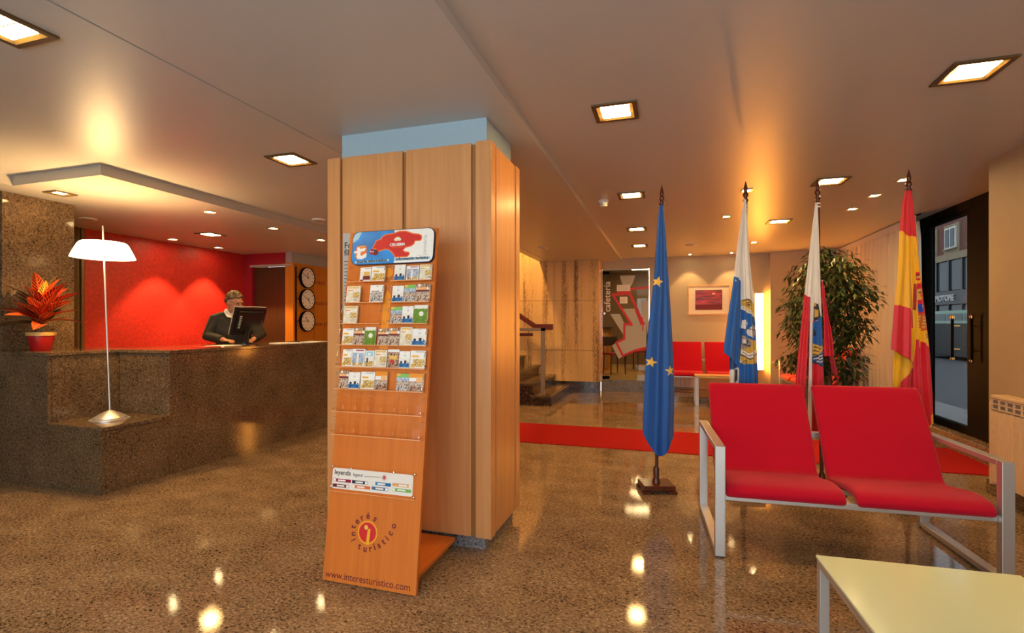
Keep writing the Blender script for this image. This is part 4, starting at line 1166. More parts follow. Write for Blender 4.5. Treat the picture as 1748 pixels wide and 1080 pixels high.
# the far benches stand on a low granite platform
struct(MB().box(-0.20, 1.40, 9.03, 10.035, 0, 0.09).build('trim_3', 'granite_floor', bevel=0.003), 'low granite platform under the far bench')
struct(MB().box(1.50, 2.70, 8.2, 9.89, 0, 0.06).build('trim_4', 'granite_floor', bevel=0.003), 'low granite platform by the curtain')

def coffee_table(loc, rz, sx, sy, h, top, th, label, legw=0.03, group=None):
    t = thing('coffee_table', label, 'coffee table', loc, rz, group)
    MB().box(-sx, 0 + 0, -sy, 0, h - th, h).build('table_top', top, t, bevel=0.002)
    l = legw
    for x0 in (-sx + 0.003, -l - 0.003):
        for y0 in (-sy + 0.003, -l - 0.003):
            MB().box(x0, x0 + l, y0, y0 + l, 0, h - th).build('leg', 'silver_metal', t, bevel=0.002)
        MB().box(x0, x0 + l, -sy + l, -l, h - th - 0.03, h - th).build('apron', 'silver_metal', t, bevel=0.002)
    MB().box(-sx + l, -l, -l - 0.003, -0.003, h - th - 0.03, h - th).build('apron', 'silver_metal', t)
    MB().box(-sx + l, -l, -sy + 0.003, -sy + l + 0.003, h - th - 0.03, h - th).build('apron', 'silver_metal', t)
    return t
ct = coffee_table((1.235, 2.315, 0), R(3.0), 0.672, 0.80, 0.40, 'table_glass', 0.010, 'pale green glass coffee table in front of the near red bench', 0.035)
# sled-legged side table by the far bench
ft = thing('side_table', 'low light wood side table with white legs by the far bench', 'side table', (0.42, 8.67, 0))
MB().box(0, 0.72, 0, 0.33, 0.45, 0.49).build('table_top', 'wood_light', ft, bevel=0.003)
for x in (0.0, 0.66):
    g = MB(); g.box(x, x + 0.06, 0.0, 0.05, 0, 0.45); g.box(x, x + 0.06, 0.28, 0.33, 0, 0.45); g.box(x, x + 0.06, 0.05, 0.28, 0, 0.04)
    g.build('leg_frame', 'silver_metal', ft, bevel=0.003)

# ================================================================== FLAGS
def inpoly(px, py, pts):
    r_ = np.zeros(px.shape, bool)
    n = len(pts); j = n - 1
    for i in range(n):
        xi, yi = pts[i]; xj, yj = pts[j]
        if yi != yj:
            c = ((yi > py) != (yj > py)) & (px < (xj - xi) * (py - yi) / (yj - yi) + xi)
            r_ ^= c
        j = i
    return r_
def star(cx, cy_, r, rot=0):
    return [(cx + (r if k % 2 == 0 else r * 0.40) * math.sin(rot + PI * k / 5), cy_ - (r if k % 2 == 0 else r * 0.40) * math.cos(rot + PI * k / 5)) for k in range(10)]
def ellp(cx, cy_, rx, ry, n=24): return [(cx + rx * math.cos(2 * PI * k / n), cy_ + ry * math.sin(2 * PI * k / n)) for k in range(n)]

def flag_stand(name, label, loc, k, pole_x, tip_y, layers, lean, seed):
    """layers: each a strip of cloth between two fold lines, drawn on a cutting plan in plan units
    (x from the pole, y downwards from the eye line at 1.32 m; one unit = k metres)."""
    t = thing(name, label, 'flag', loc, CAM_YAW, 'flags on wooden poles')
    H = 1.32 - (tip_y - 553) * k
    ax = lean / H
    g = MB(); g.box(-0.125, 0.125, -0.105, 0.105, 0.022, 0.062)
    g.build('base', 'wood_pole', t, bevel=0.008)
    for sx in (-1, 1):
        for sy in (-1, 1):
            MB().box(sx * 0.10 - 0.035, sx * 0.10 + 0.035, sy * 0.085 - 0.025, sy * 0.085 + 0.025, 0, 0.022).build('foot', 'wood_pole', t, bevel=0.004)
    MB().lathe([(0.034, 0.062), (0.030, 0.075), (0.022, 0.10), (0.024, 0.17), (0.016, 0.19)], (0, 0, 0), 16).build('socket', 'wood_pole', t, smooth=True)
    MB().tube([(ax * 0.1, 0, 0.1), (ax * (H - 0.16), 0, H - 0.16)], 0.0135, 12).build('pole', 'wood_pole', t, smooth=True)
    fx = ax * (H - 0.16)
    MB().lathe([(0.014, 0), (0.020, 0.004), (0.020, 0.016), (0.012, 0.022), (0.013, 0.034), (0.021, 0.048), (0.018, 0.066), (0.011, 0.074), (0.016, 0.088), (0.013, 0.110), (0.001, 0.160)], (fx, 0, H - 0.162), 14).build('finial', 'wood_pole', t, smooth=True)
    vs, fs, cols = [], [], []
    rr = random.Random(seed)
    for L in layers:
        ys = [p[0] for p in L['l']]
        n_u, n_v = L.get('nu', 44), L.get('nv', 230)
        y0l, y1l = L['l'][0][0], L['l'][-1][0]
        y0r, y1r = L['r'][0][0], L['r'][-1][0]
        u = np.linspace(0, 1, n_u); v = np.linspace(0, 1, n_v)
        U, V = np.meshgrid(u, v)
        yl = y0l + V * (y1l - y0l); yr = y0r + V * (y1r - y0r)
        xl = np.interp(yl, [p[0] for p in L['l']], [p[1] for p in L['l']])
        xr = np.interp(yr, [p[0] for p in L['r']], [p[1] for p in L['r']])
        PX = xl + (xr - xl) * U
        PY = yl + (yr - yl) * U
        sag = L.get('sag', 0)
        PY = PY + sag * np.sin(PI * U) * np.maximum(0, (V - 0.8) / 0.2)
        wv = (xr - xl) * k
        dl, dr, bulge = L['d']
        open_ = np.minimum(1.0, 0.15 + V * 1.3)
        D = (dl + (dr - dl) * (0.5 - 0.5 * np.cos(PI * U))) * open_ - bulge * np.sin(PI * U) * open_
        nw = L.get('waves', 2.0)
        D = D + 0.015 * open_ * np.sin(2 * PI * ((nw + 0.6) * U + 0.25 * V + rr.random())) * np.sin(PI * U) + 0.004 * np.sin(9 * V + 5 * U) * open_
        col = np.zeros(PX.shape + (3,))
        col[:] = L['base']
        for c, pts in L['art']:
            msk = inpoly(PX, PY, pts)
            col[msk] = c
        o = len(vs)
        X_ = (PX - pole_x) * k; Z_ = 1.32 - (PY - 553) * k
        D = D - 0.062
        q_ = 0.062 / (860.0 * k)
        X_ = (PX - pole_x) * k * (1 - q_) - (pole_x - 874) * k * q_; Z_ = 1.32 - (PY - 553) * k * (1 - q_)
        vs += list(zip(X_.ravel().tolist(), D.ravel().tolist(), Z_.ravel().tolist()))
        cols += col.reshape(-1, 3).tolist()
        for i in range(n_v - 1):
            for j in range(n_u - 1):
                fs.append((o + i * n_u + j, o + (i + 1) * n_u + j, o + (i + 1) * n_u + j + 1, o + i * n_u + j + 1))
    me = bpy.data.meshes.new('flag'); me.from_pydata(vs, [], fs)
    at = me.color_attributes.new('print', 'FLOAT_COLOR', 'POINT')
    flat = np.ones((len(cols), 4), dtype=np.float32); flat[:, :3] = np.array(cols)
    at.data.foreach_set('color', flat.ravel())
    me.polygons.foreach_set('use_smooth', [True] * len(me.polygons))
    me.materials.append(MATS['flag_cloth'])
    f = link('flag', me, t)
    so_ = f.modifiers.new('thickness', 'SOLIDIFY'); so_.thickness = 0.0012
    g = MB()
    for q in (0.20, 0.225):
        g.lathe([(0.017, H - q), (0.021, H - q + 0.006), (0.017, H - q + 0.012)], (ax * (H - q), 0, 0), 12)
    g.build('tie_cord', 'paper_white', t, smooth=True)
    return t

WH = (0.74, 0.72, 0.68); BLU = (0.006, 0.105, 0.42); EUB = (0.002, 0.080, 0.36); REDF = (0.60, 0.006, 0.022); YEL = (0.80, 0.42, 0.004); GLD = (0.62, 0.38, 0.06); BK = (0.02, 0.02, 0.03); NAV = (0.01, 0.06, 0.22); GRY = (0.30, 0.25, 0.25)
STAR = (0.80, 0.52, 0.08)
flag_stand('blue_flag', 'blue flag with yellow stars on a dark wooden pole', (-0.088, 4.17, 0), 0.00466, 1121, 315, [
    dict(l=[(352, 1128), (404, 1124), (476, 1119), (549, 1112), (611, 1107), (683, 1104), (736, 1101)], r=[(352, 1130), (404, 1127), (476, 1128), (549, 1127), (611, 1126), (683, 1124), (752, 1120)], d=(0.02, 0.05, -0.005), base=EUB, art=[], nu=20),
    dict(l=[(350, 1126), (404, 1122), (476, 1117.6), (549, 1109), (611, 1104), (683, 1101), (740, 1099)], r=[(350, 1133), (404, 1138), (476, 1142.5), (549, 1146.6), (611, 1150), (683, 1152), (745, 1151)], d=(0.02, 0.0, 0.055), base=EUB, nu=70, nv=400, sag=34,
         art=[(STAR, star(1122.5, 481, 9.5, 0.3)), (STAR, star(1111.5, 618, 9.5, 0.25)), (STAR, star(1142.5, 632, 9.5, -0.1))], waves=1.5),
    dict(l=[(350, 1133), (404, 1138), (476, 1142.5), (549, 1146.6), (611, 1150), (683, 1152), (745, 1151)], r=[(350, 1130), (404, 1129), (476, 1130), (549, 1130), (611, 1130), (683, 1130), (770, 1130)], d=(0.0, 0.06, -0.02), base=EUB, art=[], nu=20)], 0.047, 1)

def sp(x, y): return (1240 + x / 6, 480 + y / 6)
def S6(*p): return [sp(*q) for q in p]
sart = [(BLU, [(1230, 619), (1320, 619), (1320, 760), (1230, 760)]),
        (GLD, S6((180, 190), (240, 175), (290, 205), (320, 250), (330, 840), (200, 850), (180, 800))),
        (BK, S6((190, 190), (245, 178), (290, 215), (280, 222), (240, 190), (195, 200))), (BK, [sp(*q) for q in ellp(252, 232, 24, 22)]), (GLD, [sp(*q) for q in ellp(252, 234, 17, 15)]), (BK, [sp(*q) for q in ellp(250, 236, 9, 8)]),
        (WH, S6((185, 245), (330, 340), (330, 372), (185, 280))), (GRY, S6((195, 262), (325, 348), (325, 356), (195, 270))),
        (BLU, S6((180, 285), (330, 375), (332, 610), (270, 600), (180, 545))),
        (WH, S6((190, 400), (225, 390), (245, 430), (225, 470), (215, 500), (185, 480))), (WH, S6((230, 510), (290, 440), (325, 500), (325, 530), (300, 585), (250, 555))), (GRY, S6((290, 440), (320, 460), (325, 545), (295, 580), (285, 530))), (BK, S6((240, 480), (325, 500), (325, 508), (240, 488))), (BK, S6((190, 480), (235, 500), (235, 510), (190, 488))),
        (GRY, S6((185, 560), (240, 585), (270, 620), (260, 680), (190, 690))), (WH, S6((195, 590), (235, 600), (235, 640), (195, 630))), (BK, S6((200, 640), (265, 655), (262, 668), (200, 655))), (BK, S6((240, 590), (250, 595), (250, 640), (240, 640))),
        (WH, S6((185, 700), (250, 740), (330, 700), (335, 740), (260, 790), (185, 745))), (GRY, S6((195, 722), (250, 757), (320, 725), (322, 736), (250, 770), (195, 732))), (BK, S6((180, 745), (260, 790), (345, 730), (345, 742), (260, 802), (180, 758))),
        (BK, [sp(*q) for q in ellp(222, 828, 22, 22)]), (GLD, [sp(*q) for q in ellp(222, 830, 15, 15)]), (BK, [sp(*q) for q in ellp(222, 832, 7, 7)])]
flag_stand('white_blue_flag', 'white and blue flag with a gold crest on a dark wooden pole', (0.560, 4.262, 0), 0.00453, 1273, 308, [
    dict(l=[(560, 1246), (600, 1250), (655, 1252), (720, 1252)], r=[(560, 1276), (600, 1276), (655, 1276), (720, 1276)], d=(0.03, 0.045, 0.0), base=WH, art=[(NAV, [(1240, 560), (1280, 560), (1280, 622), (1266, 628), (1240, 636)]), (BK, [(1262, 632), (1266, 630), (1266, 650), (1263, 655)])], nu=24, nv=90),
    dict(l=[(340, 1274), (430, 1268), (530, 1268), (620, 1267), (720, 1266)], r=[(340, 1278), (420, 1283), (520, 1293), (585, 1297), (650, 1300), (720, 1302)], d=(0.03, 0.015, 0.035), base=WH, art=sart, nu=90, nv=460),
    dict(l=[(338, 1274), (430, 1261), (475, 1256), (530, 1248), (590, 1240), (602, 1240)], r=[(338, 1276), (430, 1271), (475, 1271), (530, 1271), (590, 1270), (632, 1270)], d=(0.0, 0.028, 0.035), base=WH, art=[(BLU, [(1230, 471), (1256, 471), (1274, 481), (1274, 700), (1230, 700)]), (WH, [(1258, 477), (1259, 477), (1259, 480), (1258, 480)])], nu=60, nv=300, waves=1.0)], 0.018, 2)

def cp(x, y): return (1300 + x / 2.7, 290 + y / 2.7)
def C6(*p): return [cp(*q) for q in p]
cart = [(REDF, C6((200, 700), (300, 690), (330, 720), (330, 1400), (200, 1400))),
        (BK, C6((238, 615), (262, 620), (270, 680), (236, 700))), (GLD, C6((243, 640), (258, 650), (256, 672), (243, 680))), (GLD, C6((238, 612), (246, 612), (246, 628), (238, 628))),
        (BLU, C6((230, 710), (280, 668), (286, 800), (283, 890), (228, 880))), (BK, C6((236, 740), (243, 730), (247, 760), (238, 768))),
        (GLD, C6((230, 795), (262, 812), (280, 808), (280, 828), (262, 850), (240, 862), (230, 858))), (BK, C6((240, 812), (270, 822), (270, 826), (240, 817))), (BK, C6((236, 828), (262, 836), (262, 840), (236, 833))), (BK, C6((234, 845), (252, 850), (252, 854), (234, 850))),
        (NAV, C6((228, 858), (262, 852), (282, 840), (286, 905), (228, 880))), (WH, C6((240, 868), (280, 848), (281, 853), (241, 873))), (WH, C6((246, 880), (281, 860), (282, 865), (248, 884))), (WH, C6((256, 888), (282, 874), (282, 879), (258, 891))),
        (BK, C6((226, 878), (286, 905), (286, 911), (226, 884))), (REDF, C6((226, 885), (288, 912), (300, 1400), (220, 1400)))]
flag_stand('white_red_flag', 'white and red flag with a small crest on a dark wooden pole', (1.122, 4.365, 0), 0.00448, 1402, 305, [
    dict(l=[(350, 1391), (440, 1385), (510, 1383), (655, 1380), (740, 1380)], r=[(350, 1395), (440, 1399), (510, 1402), (580, 1404), (655, 1406), (740, 1408)], d=(0.02, 0.01, 0.025), base=WH, art=[c for c in cart], nu=60, nv=440),
    dict(l=[(478, 1401), (560, 1404), (608, 1405)], r=[(478, 1403), (540, 1411), (600, 1420), (606, 1420)], d=(-0.005, -0.02, 0.015), base=REDF, art=[(WH, [(1395, 470), (1403, 470), (1403, 480), (1395, 480)])], nu=24, nv=100),
    dict(l=[(600, 1414), (630, 1420), (645, 1430)], r=[(600, 1421), (630, 1430), (648, 1432)], d=(0.02, 0.02, 0.005), base=(0.35, 0.01, 0.02), art=[], nu=10, nv=30),
    dict(l=[(350, 1390), (440, 1379), (510, 1370), (580, 1363), (650, 1357), (668, 1357)], r=[(350, 1393), (440, 1387), (510, 1385), (580, 1381), (650, 1378), (680, 1378)], d=(-0.005, 0.02, 0.03), base=REDF, art=[(WH, [(1350, 340), (1400, 340), (1400, 510), (1383, 510), (1366, 500), (1350, 500)])], nu=50, nv=300, waves=1.0),
    dict(l=[(500, 1382), (580, 1380), (665, 1377), (740, 1377)], r=[(500, 1388), (580, 1386), (665, 1384), (740, 1384)], d=(-0.01, 0.0, 0.008), base=WH, art=[], nu=14, nv=100)], -0.036, 3)

def qp(x, y): return (1500 + x / 3.375, 440 + y / 3.375)
def Q6(*p): return [qp(*q) for q in p]
spart = [(YEL, [(1540, 398), (1600, 412), (1600, 600), (1590, 593), (1572, 580), (1540, 570)]),
         (REDF, Q6((220, 85), (245, 78), (250, 110), (240, 130), (222, 128))), (BK, Q6((225, 95), (243, 90), (243, 97), (225, 103))), (GLD, Q6((226, 105), (244, 100), (244, 112), (226, 118))),
         (REDF, Q6((228, 150), (262, 132), (285, 300), (288, 415), (245, 422), (232, 300))),
         (GLD, Q6((230, 180), (258, 170), (264, 230), (232, 245))), (BK, Q6((235, 195), (255, 188), (257, 196), (236, 204))), (REDF, Q6((240, 205), (256, 200), (258, 222), (242, 228))),
         ((0.01, 0.06, 0.42), [qp(*q) for q in ellp(250, 287, 17, 26)]), ((0.70, 0.60, 0.50), Q6((248, 272), (262, 265), (266, 285), (254, 296))), (BK, Q6((252, 300), (268, 292), (268, 298), (252, 306))),
         ((0.50, 0.11, 0.015), Q6((238, 325), (284, 318), (288, 412), (246, 419))), *[(GLD, Q6((242 + 11 * a_, 334 + 18 * b_ + 5 * (a_ % 2)), (248 + 11 * a_, 332 + 18 * b_ + 5 * (a_ % 2)), (249 + 11 * a_, 342 + 18 * b_ + 5 * (a_ % 2)), (243 + 11 * a_, 344 + 18 * b_ + 5 * (a_ % 2)))) for a_ in range(4) for b_ in range(4)],
         ((0.35, 0.02, 0.02), Q6((212, 150), (222, 148), (224, 300), (214, 300))),
         (BK, Q6((272, 452), (292, 436), (294, 440), (274, 457))), (BK, Q6((278, 462), (298, 446), (300, 450), (280, 467)))]
flag_stand('red_yellow_flag', 'red and yellow flag with a coat of arms on a dark wooden pole', (1.640, 4.282, 0), 0.00419, 1551, 288, [
    dict(l=[(560, 1530), (600, 1532), (660, 1531), (760, 1530)], r=[(560, 1580), (600, 1580), (660, 1580), (760, 1580)], d=(0.04, 0.05, 0.0), base=YEL, art=[(REDF, [(1563, 630), (1590, 620), (1590, 780), (1520, 780), (1546, 655)])], nu=40, nv=110),
    dict(l=[(325, 1552), (400, 1555), (560, 1565), (650, 1567), (735, 1572)], r=[(325, 1558), (345, 1561), (410, 1569), (500, 1580), (600, 1592), (680, 1598), (722, 1600)], d=(0.03, 0.02, 0.03), base=REDF, art=spart + [(YEL, [(1584, 728), (1598, 700), (1606, 690), (1606, 745), (1584, 745)])], nu=70, nv=420),
    dict(l=[(325, 1547), (345, 1542), (395, 1537), (460, 1533), (525, 1528), (560, 1526), (596, 1523)], r=[(325, 1556), (345, 1557), (395, 1560), (460, 1564), (525, 1567), (590, 1570), (626, 1572)], d=(0.0, 0.035, 0.03), base=REDF, art=[(YEL, [(1520, 394), (1540, 394), (1562, 412), (1580, 412), (1580, 534), (1566, 532), (1540, 521), (1520, 520)])], nu=70, nv=300, waves=1.3)], 0.008, 4)

# ================================================================== FICUS
fc = thing('ficus_tree', 'leafy potted ficus standing between the flags and the curtain', 'plant', (1.85, 6.95, 0))
MB().lathe([(0.13, 0), (0.135, 0.01), (0.19, 0.33), (0.20, 0.33), (0.20, 0.37), (0.175, 0.37), (0.17, 0.33)], n=28).build('pot', 'terracotta_red', fc, smooth=True)
MB().lathe([(0.172, 0.31), (0.001, 0.335)], n=20).build('soil', 'soil', fc)
rf = random.Random(11)
tips = []
g = MB()
for b in range(3):
    a = 2 * PI * b / 3
    pts = [(0.03 * math.cos(a + q * 2), 0.03 * math.sin(a + q * 2), 0.32 + 0.95 * q) for q in (0, .25, .5, .75, 1)]
    g.tube(pts, [0.02, 0.018, 0.017, 0.015, 0.012], 7)
g.build('trunk', 'bark', fc, smooth=True)
g = MB()
# crown as an irregular stack of leaf clouds: (dx right, depth, height, radius)
ca_, sa_ = math.cos(CAM_YAW), math.sin(CAM_YAW)
clouds = [(0.02, 0.0, 2.02, 0.30), (-0.16, 0.05, 1.85, 0.30), (0.24, 0.0, 1.90, 0.28), (0.36, -0.05, 1.66, 0.24), (0.05, -0.1, 1.70, 0.36), (-0.30, 0.0, 1.55, 0.28), (0.20, 0.1, 1.50, 0.30), (-0.10, 0.1, 1.38, 0.30), (-0.38, 0.0, 1.28, 0.20), (-0.28, -0.05, 1.05, 0.24), (0.18, 0.0, 1.18, 0.30), (0.36, 0.05, 1.28, 0.22), (0.12, -0.1, 0.92, 0.26), (-0.40, 0.1, 0.85, 0.16), (0.24, 0.05, 0.74, 0.20), (-0.05, 0.05, 2.15, 0.16), (-0.14, 0.0, 0.78, 0.2)]
lv, lf, tone = [], [], []
for (dx, dd, hz, rad) in clouds:
    c = Vector((dx * ca_ - dd * sa_, dx * sa_ + dd * ca_, hz))
    g.tube([(0, 0, min(1.25, max(0.55, hz - 0.45))), tuple(c * 0.6 + Vector((0, 0, hz * 0.36))), tuple(c)], [0.010, 0.007, 0.003], 5)
    nl = int(3500 * rad * rad) + 30
    for _ in range(nl):
        d = Vector((rf.gauss(0, 1), rf.gauss(0, 1), rf.gauss(0, 1))).normalized() * rad * (rf.random() ** 0.45)
        p = c + Vector((d.x, d.y, d.z * 0.85))
        L = rf.uniform(0.06, 0.11); W = L * 0.21
        az = math.atan2(d.y, d.x) + rf.uniform(-0.9, 0.9)
        el = rf.uniform(-1.1, 0.1)
        f = Vector((math.cos(az) * math.cos(el), math.sin(az) * math.cos(el), math.sin(el)))
        s = f.cross(Vector((0, 0, 1))).normalized()
        nrm = s.cross(f)
        o = len(lv)
        mid = p + f * L * 0.5 - nrm * 0.004
        lv += [tuple(p), tuple(p + f * L * 0.45 + s * W), tuple(mid), tuple(p + f * L * 0.45 - s * W), tuple(p + f * L - Vector((0, 0, L * 0.18)))]
        lf += [(o, o + 1, o + 2), (o, o + 2, o + 3), (o + 1, o + 4, o + 2), (o + 2, o + 4, o + 3)]
        tn = rf.random() ** 1.5
        tone += [tn] * 5
g.build('branches', 'bark', fc)
me = bpy.data.meshes.new('foliage'); me.from_pydata(lv, [], lf)
at = me.attributes.new('tone', 'FLOAT', 'POINT'); at.data.foreach_set('value', tone)
me.materials.append(MATS['ficus_leaf'])
fo = link('foliage', me, fc); fo['kind'] = 'stuff'

# ================================================================== CURTAIN, RADIATOR
cu = thing('curtain', 'cream pleated curtain hanging in front of the street window', 'curtain', (2.78, 6.98, 0))
nn = 420
vs, fs = [], []
for i in range(nn + 1):
    y = 2.88 * i / nn
    ph = y * 40 + 1.2 * math.sin(y * 5.1) + 0.8 * math.sin(y * 11.7)
    for j, z in enumerate((0.03, 0.6, 1.2, 1.8, 2.3, 2.52)):
        amp = (0.056, 0.052, 0.047, 0.043, 0.036, 0.020)[j]
        vs.append((amp * math.sin(ph + 0.15 * j * math.sin(y * 3)), y, z))
for i in range(nn):
    for j in range(5):
        a = i * 6 + j
        fs.append((a, a + 1, a + 7, a + 6))
g = MB(); g.add(vs, fs)
o = g.build('cloth', 'curtain_cloth', cu, smooth=True, angle=180)
vs, fs = [], []
for i in range(nn + 1):
    y = 2.88 * i / nn
    for j, z in enumerate((2.50, 2.585)):
        vs.append((-0.026 + 0.010 * math.sin(y * 120), y, z))
for i in range(nn):
    fs.append((2 * i, 2 * i + 1, 2 * i + 3, 2 * i + 2))
g = MB(); g.add(vs, fs); g.build('header_band', 'curtain_cloth', cu, smooth=True, angle=180)
MB().tube([(0, -0.05, 2.588), (0, 2.90, 2.588)], 0.008, 8).build('rail', 'dark_frame', cu)

ra = thing('radiator', 'cream sectional radiator under the tan wall', 'radiator', (2.28, 4.62, 0.14))
for k in range(10):
    y1 = -0.022 - 0.082 * k; y0 = y1 - 0.078
    s = MB().box(0.0, 0.012, y0, y1, 0.02, 0.545).build('section', 'radiator_enamel', ra, bevel=0.004)
    MB().box(0.012, 0.095, (y0 + y1) / 2 - 0.012, (y0 + y1) / 2 + 0.012, 0.03, 0.60).build('fin', 'radiator_enamel', s)
    MB().box(0.010, 0.014, y0, y1, 0.55, 0.625).build('vent_back', 'radiator_dark', s)
    for q in (0.556, 0.592, 0.628):
        MB().box(-0.002, 0.016, y0, y1, q, q + 0.007).build('vent_bar', 'radiator_enamel', s)
    MB().box(-0.002, 0.016, y1 - 0.006, y1, 0.55, 0.632).build('vent_bar', 'radiator_enamel', s)
MB().prism([(0.0, 0.0), (0.10, 0.0), (0.10, 0.66), (0.04, 0.66), (0.012, 0.64), (0.0, 0.60)], -0.022, 0.0, fn=lambda a, b, c: (a, c, b)).build('end_plate', 'radiator_enamel', ra, bevel=0.004)
MB().box(-0.004, 0.10, -0.85, -0.022, 0.636, 0.662).build('top_cover', 'radiator_enamel', ra, bevel=0.006)
MB().tube([(0.06, -0.03, 0.05), (0.06, -0.03, -0.14)], 0.010, 8).build('pipe', 'radiator_enamel', ra)
MB().tube([(0.06, -0.84, 0.05), (0.06, -0.84, -0.14)], 0.010, 8).build('pipe', 'radiator_enamel', ra)
g = MB(); g.box(0.09, 0.12, -0.2, -0.17, 0.3, 0.33); g.box(0.09, 0.12, -0.7, -0.67, 0.3, 0.33); g.build('bracket', 'radiator_dark', ra)

# ================================================================== BACK WALL THINGS
fp = thing('framed_picture', 'framed red sunset picture above the far bench', 'picture', (0.726, 10.05, 1.77))
g = MB()
for a, b, c, d in ((-0.372, 0.372, 0.255, 0.280), (-0.372, 0.372, -0.280, -0.255), (-0.372, -0.347, -0.255, 0.255), (0.347, 0.372, -0.255, 0.255)):
    g.box(a, b, -0.03, 0, c, d)
g.build('frame', 'wood_light', fp, bevel=0.003)
MB().box(-0.347, 0.347, -0.016, -0.004, -0.255, 0.255).build('mat_board', 'mat_board', fp)
pr_ = MB().box(-0.235, 0.235, -0.018, -0.016, -0.185, 0.185).build('print', 'sunset_print', fp)
MB().prism(ellp(0.085, 0.115, 0.028, 0.013), -0.0186, -0.018, fn=lambda a, b, c: (a, c, b)).build('sun_spot', 'print_peach', pr_)
MB().box(-0.235, 0.235, -0.0186, -0.018, -0.185, -0.085).build('dark_shore', 'print_darkred', pr_)

lcn = thing('light_column', 'tall glowing yellow light column on the back wall', 'wall lamp', (1.578, 10.05, 0.50))
MB().box(-0.075, 0.075, -0.03, 0.0, -0.02, 1.40).build('back_plate', 'silver_metal', lcn, bevel=0.003)
MB().box(-0.058, 0.058, -0.11, -0.03, 0.0, 1.37).build('diffuser', 'light_column', lcn, bevel=0.006)
MB().box(-0.062, 0.062, -0.112, -0.03, -0.015, 0.0).build('end_cap', 'silver_metal', lcn)
MB().box(-0.062, 0.062, -0.112, -0.03, 1.37, 1.385).build('end_cap', 'silver_metal', lcn)

wr = thing('low_radiator', 'white low radiator on the wall behind the far bench', 'radiator', (0.10, 10.035, 0.14))
for k in range(9):
    MB().box(-0.35 + 0.08 * k, -0.275 + 0.08 * k, -0.06, 0, 0, 0.30).build('section', 'white_plastic', wr, bevel=0.004)

# ------------------------------------------------------------------ cafe glass door
d2 = struct(bpy.data.objects.new('door_2', None), 'glass cafe door with frosted and red line design'); COL.objects.link(d2)
MB().box(-1.235, -0.350, 10.060, 10.070, 0.215, 2.39).build('pane', 'glass_clear', d2)
MB().tube([(-1.245, 10.05, 0.21), (-1.245, 10.05, 2.40)], 0.010, 8).build('jamb', 'chrome', d2)
MB().box(-0.350, -0.335, 10.05, 10.08, 0.205, 2.40).build('jamb', 'chrome', d2)
for z in (0.235, 2.30):
    MB().box(-1.235, -1.10, 10.052, 10.078, z, z + 0.06).build('hinge', 'dark_frame', d2)
MB().lathe([(0.03, 0), (0.03, 0.02), (0.02, 0.028)], (0, 0, 0), 14).build('lock', 'chrome', d2, mtx=basis((-1.20, 10.058, 1.53), (1, 0, 0), (0, 0, 1), (0, -1, 0)))
def dp(name, pts, m, n0=0.0, n1=0.002):
    return MB().prism(pts, 10.0595 - n1, 10.0595 - n0, fn=lambda a, b, c: (a, c, b)).build(name, m, d2)
dp('frosted_shape', [(-1.085, 1.519), (-0.90, 1.519), (-0.81, 1.33), (-0.81, 1.08), (-0.843, 1.133)], 'frosted')
dp('frosted_shape', [(-0.88, 1.62), (-0.60, 1.62), (-0.44, 1.32), (-0.40, 1.32), (-0.40, 0.86), (-0.60, 0.80), (-0.832, 0.70), (-0.965, 0.96), (-0.81, 1.05), (-0.81, 1.32), (-0.66, 1.32)], 'frosted', 0.0002, 0.0022)
dp('frosted_shape', [(-0.50, 1.769), (-0.352, 1.769), (-0.352, 1.0), (-0.40, 1.32), (-0.46, 1.45), (-0.49, 1.60)], 'frosted', 0.0001, 0.0021)
dp('frosted_shape', [(-1.05, 0.90), (-0.975, 0.95), (-0.85, 0.68), (-0.92, 0.64)], 'frosted', 0.0003, 0.0023)
dp('frosted_shape', [(-0.90, 2.27), (-0.60, 2.27), (-0.66, 2.10), (-0.72, 2.02), (-0.80, 2.02), (-0.86, 2.12)], 'frosted', 0.0003, 0.0018)
def strip(pts, wd, m, closed=False, nm='red_line'):
    for i in range(len(pts) - 1):
        a, b = Vector(pts[i]), Vector(pts[i + 1]); d = (b - a).normalized(); nr = Vector((-d.y, d.x)) * wd / 2; e = d * wd * 0.35
        dp(nm, [tuple(a - e + nr), tuple(a - e - nr), tuple(b + e - nr), tuple(b + e + nr)], m, 0.0023, 0.0042 + 0.0001 * i)
strip([(-0.39, 0.87), (-0.60, 0.81), (-0.84, 0.70), (-0.966, 0.957), (-0.815, 1.03), (-0.809, 1.32), (-0.672, 1.308), (-1.035, 1.90), (-0.70, 1.91)], 0.042, 'print_red')
strip([(-0.75, 2.02), (-0.45, 1.32)], 0.05, 'print_red'); strip([(-0.60, 1.60), (-0.495, 1.32), (-0.44, 1.32)], 0.03, 'print_red'); strip([(-0.74, 2.00), (-0.36, 2.03)], 0.04, 'print_red')
nt_ = dp('notice', [(-0.955, 1.93), (-0.70, 1.93), (-0.70, 2.09), (-0.955, 2.09)], 'paper_white', 0.0025, 0.005)
dp('notice_band', [(-0.955, 1.93), (-0.70, 1.93), (-0.70, 1.965), (-0.955, 1.965)], 'print_red', 0.005, 0.0056)
for k in range(4): dp('notice_line', [(-0.93, 1.985 + 0.025 * k), (-0.73, 1.985 + 0.025 * k), (-0.73, 1.991 + 0.025 * k), (-0.93, 1.991 + 0.025 * k)], 'print_grey', 0.005, 0.0054)
dp('notice', [(-0.90, 1.725), (-0.752, 1.725), (-0.752, 1.855), (-0.90, 1.855)], 'paper_white', 0.0025, 0.005)
dp('notice_picture', [(-0.88, 1.755), (-0.775, 1.755), (-0.775, 1.83), (-0.88, 1.83)], 'print_cream', 0.005, 0.0054)
